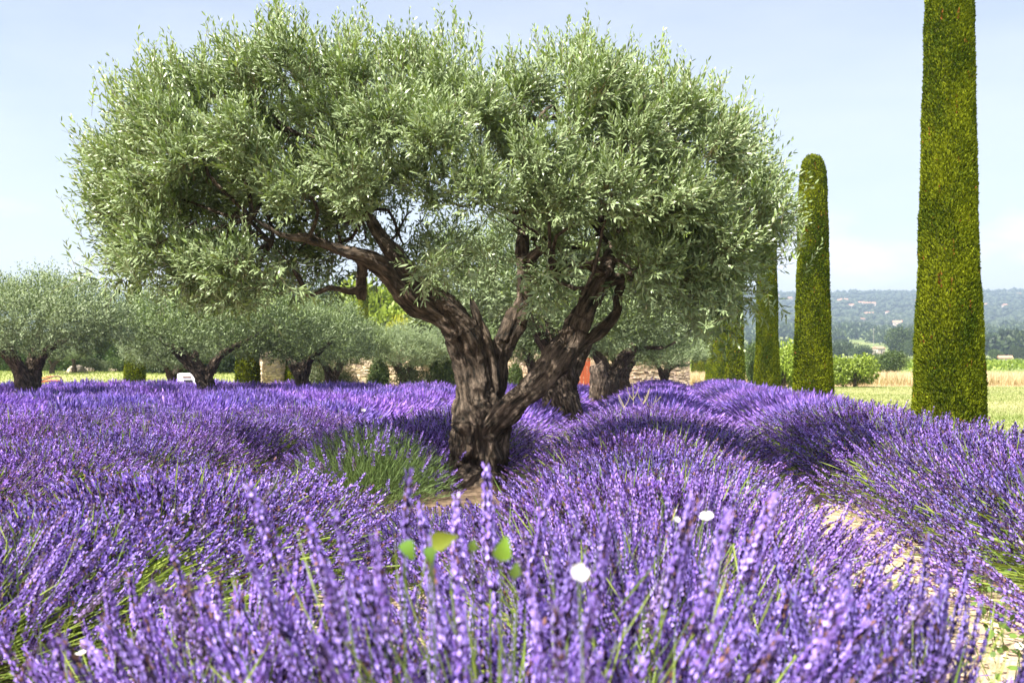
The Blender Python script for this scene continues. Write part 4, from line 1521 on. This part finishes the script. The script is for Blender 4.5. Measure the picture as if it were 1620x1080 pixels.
blades('grass', P, .05 + .06 * rng.random(n), .012 + .008 * rng.random(n), np.array([.17, .25, .05]) * (1 - t) + np.array([.32, .36, .10]) * t, M['grass'], 'short green lawn grass beyond the left lavender field', 'grass')
# vineyard strip beyond the dry grass
n = 14000
v = rng.choice(np.arange(92, 150, 2.6), n) + rng.normal(0, .3, n)
u = rng.uniform(.15, .6, n) * v
P = uv2w(u, v, terr(v) + .25 + .7 * rng.random(n))
t = rng.random((n, 1))
blades('vineyard', P, .25 + .2 * rng.random(n), .1 + .05 * rng.random(n), np.array([.15, .24, .03]) * (1 - t) + np.array([.32, .42, .06]) * t, M['leaf'], 'bright green vine rows beyond the dry grass', 'vineyard', .9)
n = 2600
px_ = np.concatenate([r0.uniform(.55, 1.45, 1700), r0.uniform(-2.0, -.7, 900)])
py_ = np.concatenate([r0.uniform(2.2, 9, 1700), r0.uniform(3.0, 8.5, 900)])
g = Geo()
dl = unit(np.stack([r0.normal(size=n), r0.normal(size=n), r0.normal(0, .12, n)], 1))
pick = r0.random((n, 1))
cl_ = np.where(pick < .45, np.array([.42, .34, .18]), np.where(pick < .75, np.array([.20, .11, .36]), np.array([.16, .2, .06]))) * r0.uniform(.6, 1.2, (n, 1))
leaves(g, np.stack([px_, py_, .045 + .02 * r0.random(n)], 1), dl, unit(UP + r0.normal(0, .2, (n, 3))), r0.uniform(.02, .09, n), r0.uniform(.0015, .004, n), cl_, False)
tag(link('litter', g.mesh('litter', M['leaf'])), 'straw, fallen florets and dry stems lying on the furrows', 'plant litter', None, 'stuff')
# herbs at the bottom right furrow
WL = ['leafy green weed at the right edge beside the sandy furrow', 'topmost of the leafy weeds on the right row flank', 'lowest leafy weed at the lower right edge', 'small green weed behind the white flower right of centre',
      'small green weed at the near end of the dark cleft in the right row', 'small green weed low on the left row flank', 'leafy weed in the lower left corner of the lavender']
for i, (px, py, z) in enumerate([(1590, 960, 3.4), (1560, 900, 3.8), (1600, 1010, 3.0), (1180, 790, 5.0), (1250, 830, 4.6), (440, 945, 3.6), (110, 950, 3.3)]):
    p = at(px, py, z)
    k = 26
    o = empty('weed', (p[0], p[1], p[2] - .25), WL[i], 'weed', 'weeds among the lavender')
    g = Geo()
    pos = rng.normal(0, .05, (k, 3)) + UP * .22
    dd_ = unit(rng.normal(0, .6, (k, 3)) + UP * .5)
    tt = rng.random((k, 1))
    leaves(g, pos, dd_, unit(UP + rng.normal(0, .4, (k, 3)) - FW * .4), rng.uniform(.02, .045, k), rng.uniform(.008, .014, k), np.array([.07, .14, .03]) * (1 - tt) + np.array([.16, .26, .05]) * tt, True)
    link('leaves', g.mesh('weed_leaves', M['leaf']), o, 'stuff')
    g = Geo()
    for _ in range(4):
        e = rng.normal(0, .05, 3) + UP * .24
        tube(g, [(0, 0, 0), tuple(e * .5 + rng.normal(0, .01, 3)), tuple(e)], [.0025, .002, .0012], 5, 0, 0, .05)
    link('stem', mesh_np('weed_stem', np.vstack(g.v), np.vstack(g.t), M['stem'], np.tile([.14, .2, .05], (g.n, 1))), o)


# ------------------------------------------------------------------ bindweed leaves and white flowers
def broad_leaf(name, px, py, z, size, ang, tilt, label, col):
    """heart shaped leaf on a stalk rising from the lavender"""
    p = at(px, py, z)
    o = empty('bindweed', (p[0], p[1], p[2] - .25), label, 'weed', None)
    g = Geo()
    n = 13
    tt = np.linspace(0, 1, n)
    wd = np.interp(tt, [0, .08, .25, .55, .85, 1], [.10, .30, .36, .26, .10, 0])
    ax = RT * math.sin(ang) + UP * math.cos(ang)
    sd_ = RT * math.cos(ang) - UP * math.sin(ang)
    nn_ = -FW * math.cos(tilt) + UP * math.sin(tilt)
    base = UP * .25
    V, T = [], []
    for t_, w_ in zip(tt, wd):
        c = base + ax * (t_ - .2) * size + nn_ * (.10 * size * math.sin(t_ * 3.0))
        V += [c + sd_ * w_ * size + nn_ * w_ * size * .4, c, c - sd_ * w_ * size + nn_ * w_ * size * .4]
    for i in range(n - 1):
        a = i * 3
        T += [(a, a + 1, a + 4), (a, a + 4, a + 3), (a + 1, a + 2, a + 5), (a + 1, a + 5, a + 4)]
    g.add(V, T, col)
    link('leaf', g.mesh('bind_leaf', M['leaf'], True), o)
    g = Geo()
    st0 = base - ax * .2 * size
    tube(g, [(0.01, 0, -.3), (0, 0, 0), tuple(st0 * .7), tuple(st0)], [.0013, .0012, .001, .0008], 6, 0, 0, .05)
    link('stem', mesh_np('bind_stem', np.vstack(g.v), np.vstack(g.t), M['stem'], np.tile([.13, .2, .04], (g.n, 1))), o)


broad_leaf('b', 692, 858, 1.12, .032, 1.25, .3, 'broad olive green bindweed leaf lying sideways above the blurred lavender', (.16, .20, .02))
broad_leaf('b', 680, 870, 1.13, .021, 3.0, .2, 'small green leaf hanging under the sideways bindweed leaf', (.10, .20, .03))
broad_leaf('b', 794, 878, 1.08, .029, .25, .2, 'upright bright green bindweed leaf in front of the olive trunk', (.17, .30, .03))
broad_leaf('b', 748, 868, 1.14, .016, .1, .2, 'little green leaf between the two large bindweed leaves', (.12, .20, .03))
broad_leaf('b', 643, 862, 1.15, .026, 2.7, .3, 'narrow green leaf at the left of the bindweed leaves', (.12, .24, .03))
broad_leaf('b', 814, 908, 1.06, .018, .2, .3, 'dark green leaf right below the upright bindweed leaf', (.10, .17, .03))


def white_flower(px, py, z, size, label, up=.3, five=True):
    p = at(px, py, z)
    o = empty('bindweed_flower', (p[0], p[1], p[2] - .2), label, 'flower', 'white flowers among the lavender')
    c = UP * .2
    nd = unit(-FW * (1 - up) + UP * up + rng.normal(0, .2, 3))
    x, y = frame(nd[None])
    x, y = x[0], y[0]
    np_ = 5
    for k in range(np_):
        a = k / np_ * 6.283 + rng.normal(0, .1)
        V, T = [], []
        for i, (r_, w_) in enumerate([(.06, .05), (.45, .42), (.85, .62), (1.05, .35)]):
            for s_ in (-1, 0, 1):
                aa = a + s_ * w_
                V.append(c + (x * math.cos(aa) + y * math.sin(aa)) * r_ * size + nd * size * (.5 * r_ ** 1.5 + .05 * abs(s_)))
        for i in range(3):
            for j in range(2):
                b = i * 3 + j
                T += [(b, b + 1, b + 4), (b, b + 4, b + 3)]
        g = Geo()
        g.add(V, T, (.86, .84, .83))
        link('petal', g.mesh('petal', M['petal'], True), o)
    g = Geo()
    tube(g, [tuple(c), tuple(c + nd * size * .35)], [size * .12, size * .07], 6, 0, 0, .02)
    link('stamen', mesh_np('stamen', np.vstack(g.v), np.vstack(g.t), M['stem'], np.tile([.6, .42, .05], (g.n, 1))), o)
    g = Geo()
    tube(g, [(0, 0, -.2), (.005, 0, .05), tuple(c - nd * .004)], [.0011, .001, .0009], 5, 0, 0, .05)
    link('stem', mesh_np('fl_stem', np.vstack(g.v), np.vstack(g.t), M['stem'], np.tile([.16, .24, .06], (g.n, 1))), o)
    return o


white_flower(916, 908, 1.02, .0092, 'round white flower with yellow foot, largest, above the blurred foreground', .3)
white_flower(1118, 820, 1.9, .0133, 'white flower right of centre, among tall blurred spikes', .6)
white_flower(1070, 822, 1.9, .006, 'tiny white flower left of the right hand white flower', .5)
white_flower(529, 838, 5.2, .032, 'white flower on the bare ground side of the left field', .9)
white_flower(541, 842, 5.2, .024, 'pinkish white flower touching the one beside the bare ground', .8)
white_flower(130, 1036, 2.2, .014, 'white flower low in the left corner of the lavender', .6)
white_flower(1392, 857, 4.6, .02, 'pale flower at the edge of the sandy furrow', .7)
white_flower(1612, 1023, 2.9, .012, 'tiny white flower at the lower right edge', .6)
white_flower(725, 665, 9.0, .02, 'tiny white flower left of the big olive trunk', .6)
white_flower(575, 650, 9.6, .022, 'tiny white flower in the left field near the trunk', .6)

# dry pale stalks above the middle row
o = empty('dry_stalk', at(1001, 640, 12.0) - UP * .3, 'pale dry branching weed stalks above the middle lavender row', 'weed')
for (dx, dy, hh) in [(0, 0, .58), (.12, .02, .5), (-.1, 0, .42), (.2, .05, .4)]:
    g = Geo()
    e = np.array([dx * 1.7, dy, hh])
    tube(g, [(0, 0, 0), tuple(e * .55 + rng.normal(0, .015, 3)), tuple(e)], [.008, .006, .004], 5, 0, 0, .08)
    for s_ in (-1, 1):
        b = e * .62
        tube(g, [tuple(b), tuple(b + np.array([s_ * .05, 0, .08])), tuple(b + np.array([s_ * .07, 0, .16]))], [.005, .004, .003], 5, 0, 0, .05)
    link('stalk', mesh_np('stalk', np.vstack(g.v), np.vstack(g.t), M['stem'], np.tile([.48, .42, .26], (g.n, 1))), o)

# ------------------------------------------------------------------ white machine, orange frame, boulder at the left
M['white'] = plain('white paint', (.78, .78, .79), .35)
M['brown'] = plain('brown plastic', (.20, .12, .08), .5)
M['rubber'] = plain('black rubber', (.025, .025, .025), .7)
uz = 27.5
uc = empty('utility_cart', ground(300, uz), 'white rounded machine with a brown slot and dark opening beyond the lavender', 'garden machine', None, PSI)


def rounded_box(name, x0, x1, y0, y1, z0, z1, r, mat):
    import bmesh
    bm = bmesh.new()
    bmesh.ops.create_cube(bm, size=1)
    for v_ in bm.verts:
        v_.co = (x0 + (v_.co.x + .5) * (x1 - x0), y0 + (v_.co.y + .5) * (y1 - y0), z0 + (v_.co.z + .5) * (z1 - z0))
    bmesh.ops.bevel(bm, geom=bm.edges[:], offset=r, segments=3, affect='EDGES', profile=.6)
    me = bpy.data.meshes.new(name)
    bm.to_mesh(me)
    bm.free()
    me.materials.append(mat)
    for p_ in me.polygons:
        p_.use_smooth = True
    return me


link('body', rounded_box('cart_body', -.36, .30, 0, 1.1, .28, .82, .07, M['white']), uc)
link('slot', box_me('cart_slot', -.19, .04, -.012, .02, .70, .735, M['brown']), uc)
link('opening', box_me('cart_opening', -.16, .08, -.014, .02, .50, .64, M['dark']), uc)
link('fender', rounded_box('cart_fender', .12, .32, -.05, .25, .42, .66, .05, M['white']), uc)
for sx in (-.3, .2):
    for yy_ in (.15, .95):
        g = Geo()
        tube(g, [(0, 0, 0), (.05, 0, 0), (.1, 0, 0)], [.2, .21, .2], 18, 0, 0, .05)
        w_ = link('wheel', mesh_np('wheel', np.vstack(g.v), np.vstack(g.t), M['rubber']), uc, None, (sx, yy_, .2))
M['orange'] = plain('orange painted steel', (.55, .13, .03), .45)
M['darksteel'] = plain('dark steel', (.10, .05, .03), .5)
of = empty('metal_frame', ground(78, 27.2), 'low orange metal frame with a dark curved rail on the lawn', 'garden frame', None, PSI)
for nm, pts, r_, m_ in [('rail', [(-.35, 0, .55), (-.1, 0, .66), (.15, 0, .74), (.28, 0, .73), (.36, 0, .62), (.38, 0, .3), (.38, 0, 0)], .018, M['darksteel']),
                        ('bar', [(-.4, .1, .56), (-.1, .1, .62), (.15, .1, .62), (.27, .1, .55), (.3, .1, .3), (.3, .1, 0)], .03, M['orange']),
                        ('rail', [(-.36, .3, .68), (-.1, .3, .74), (.1, .3, .73)], .015, M['orange']),
                        ('leg', [(-.38, .1, .58), (-.39, .1, .3), (-.4, .1, 0)], .025, M['orange']),
                        ('crossbar', [(.3, .1, .4), (.3, .22, .4), (.28, .3, .4)], .02, M['orange'])]:
    g = Geo()
    tube(g, pts, [r_] * len(pts), 8, 0, 0, .05)
    link(nm, mesh_np('frame_' + nm, np.vstack(g.v), np.vstack(g.t), m_, smooth=True), of)
g = Geo()
P = unit(rng.normal(size=(1, 3)))
import bmesh
for px, z, s_, lab in [(122, 47, .45, 'pale boulder on the far lawn behind the left olives'), (188, 49, .5, 'low sandy mound beside the squat cypress'), (140, 50, .35, 'small sandy boulder on the far lawn')]:
    bm = bmesh.new()
    bmesh.ops.create_icosphere(bm, subdivisions=3, radius=s_)
    V = np.array([v_.co for v_ in bm.verts])
    k = 1 + .5 * (fbm(V * 2.2 / s_ + px, 3, 6) - .5)
    for v_, kk in zip(bm.verts, k):
        v_.co = v_.co * kk
        v_.co.z *= .6
    me = bpy.data.meshes.new('boulder')
    bm.to_mesh(me)
    bm.free()
    me.materials.append(M['mortar'])
    o = link('boulder', me, None, None, ground(px, z, s_ * .15))
    tag(o, lab, 'boulder')

# ------------------------------------------------------------------ haze
hz_m, t = new_mat('air haze')
pv = N(t, 'ShaderNodeVolumePrincipled')
pv.inputs['Color'].default_value = (.60, .78, 1.0, 1)
pv.inputs['Density'].default_value = 0.00042
pv.inputs['Anisotropy'].default_value = 0.2
ho = N(t, 'ShaderNodeOutputMaterial')
t.links.new(pv.outputs['Volume'], ho.inputs['Volume'])
V, T = slab_np(-4200, 4200, -400, 4000, -2, 215)
Vr = V.copy()
cs, sn = math.cos(PSI), math.sin(PSI)
Vr[:, 0] = V[:, 0] * cs - V[:, 1] * sn
Vr[:, 1] = V[:, 0] * sn + V[:, 1] * cs
hz = link('haze', mesh_np('haze', Vr, T, hz_m))
hz['kind'] = 'stuff'
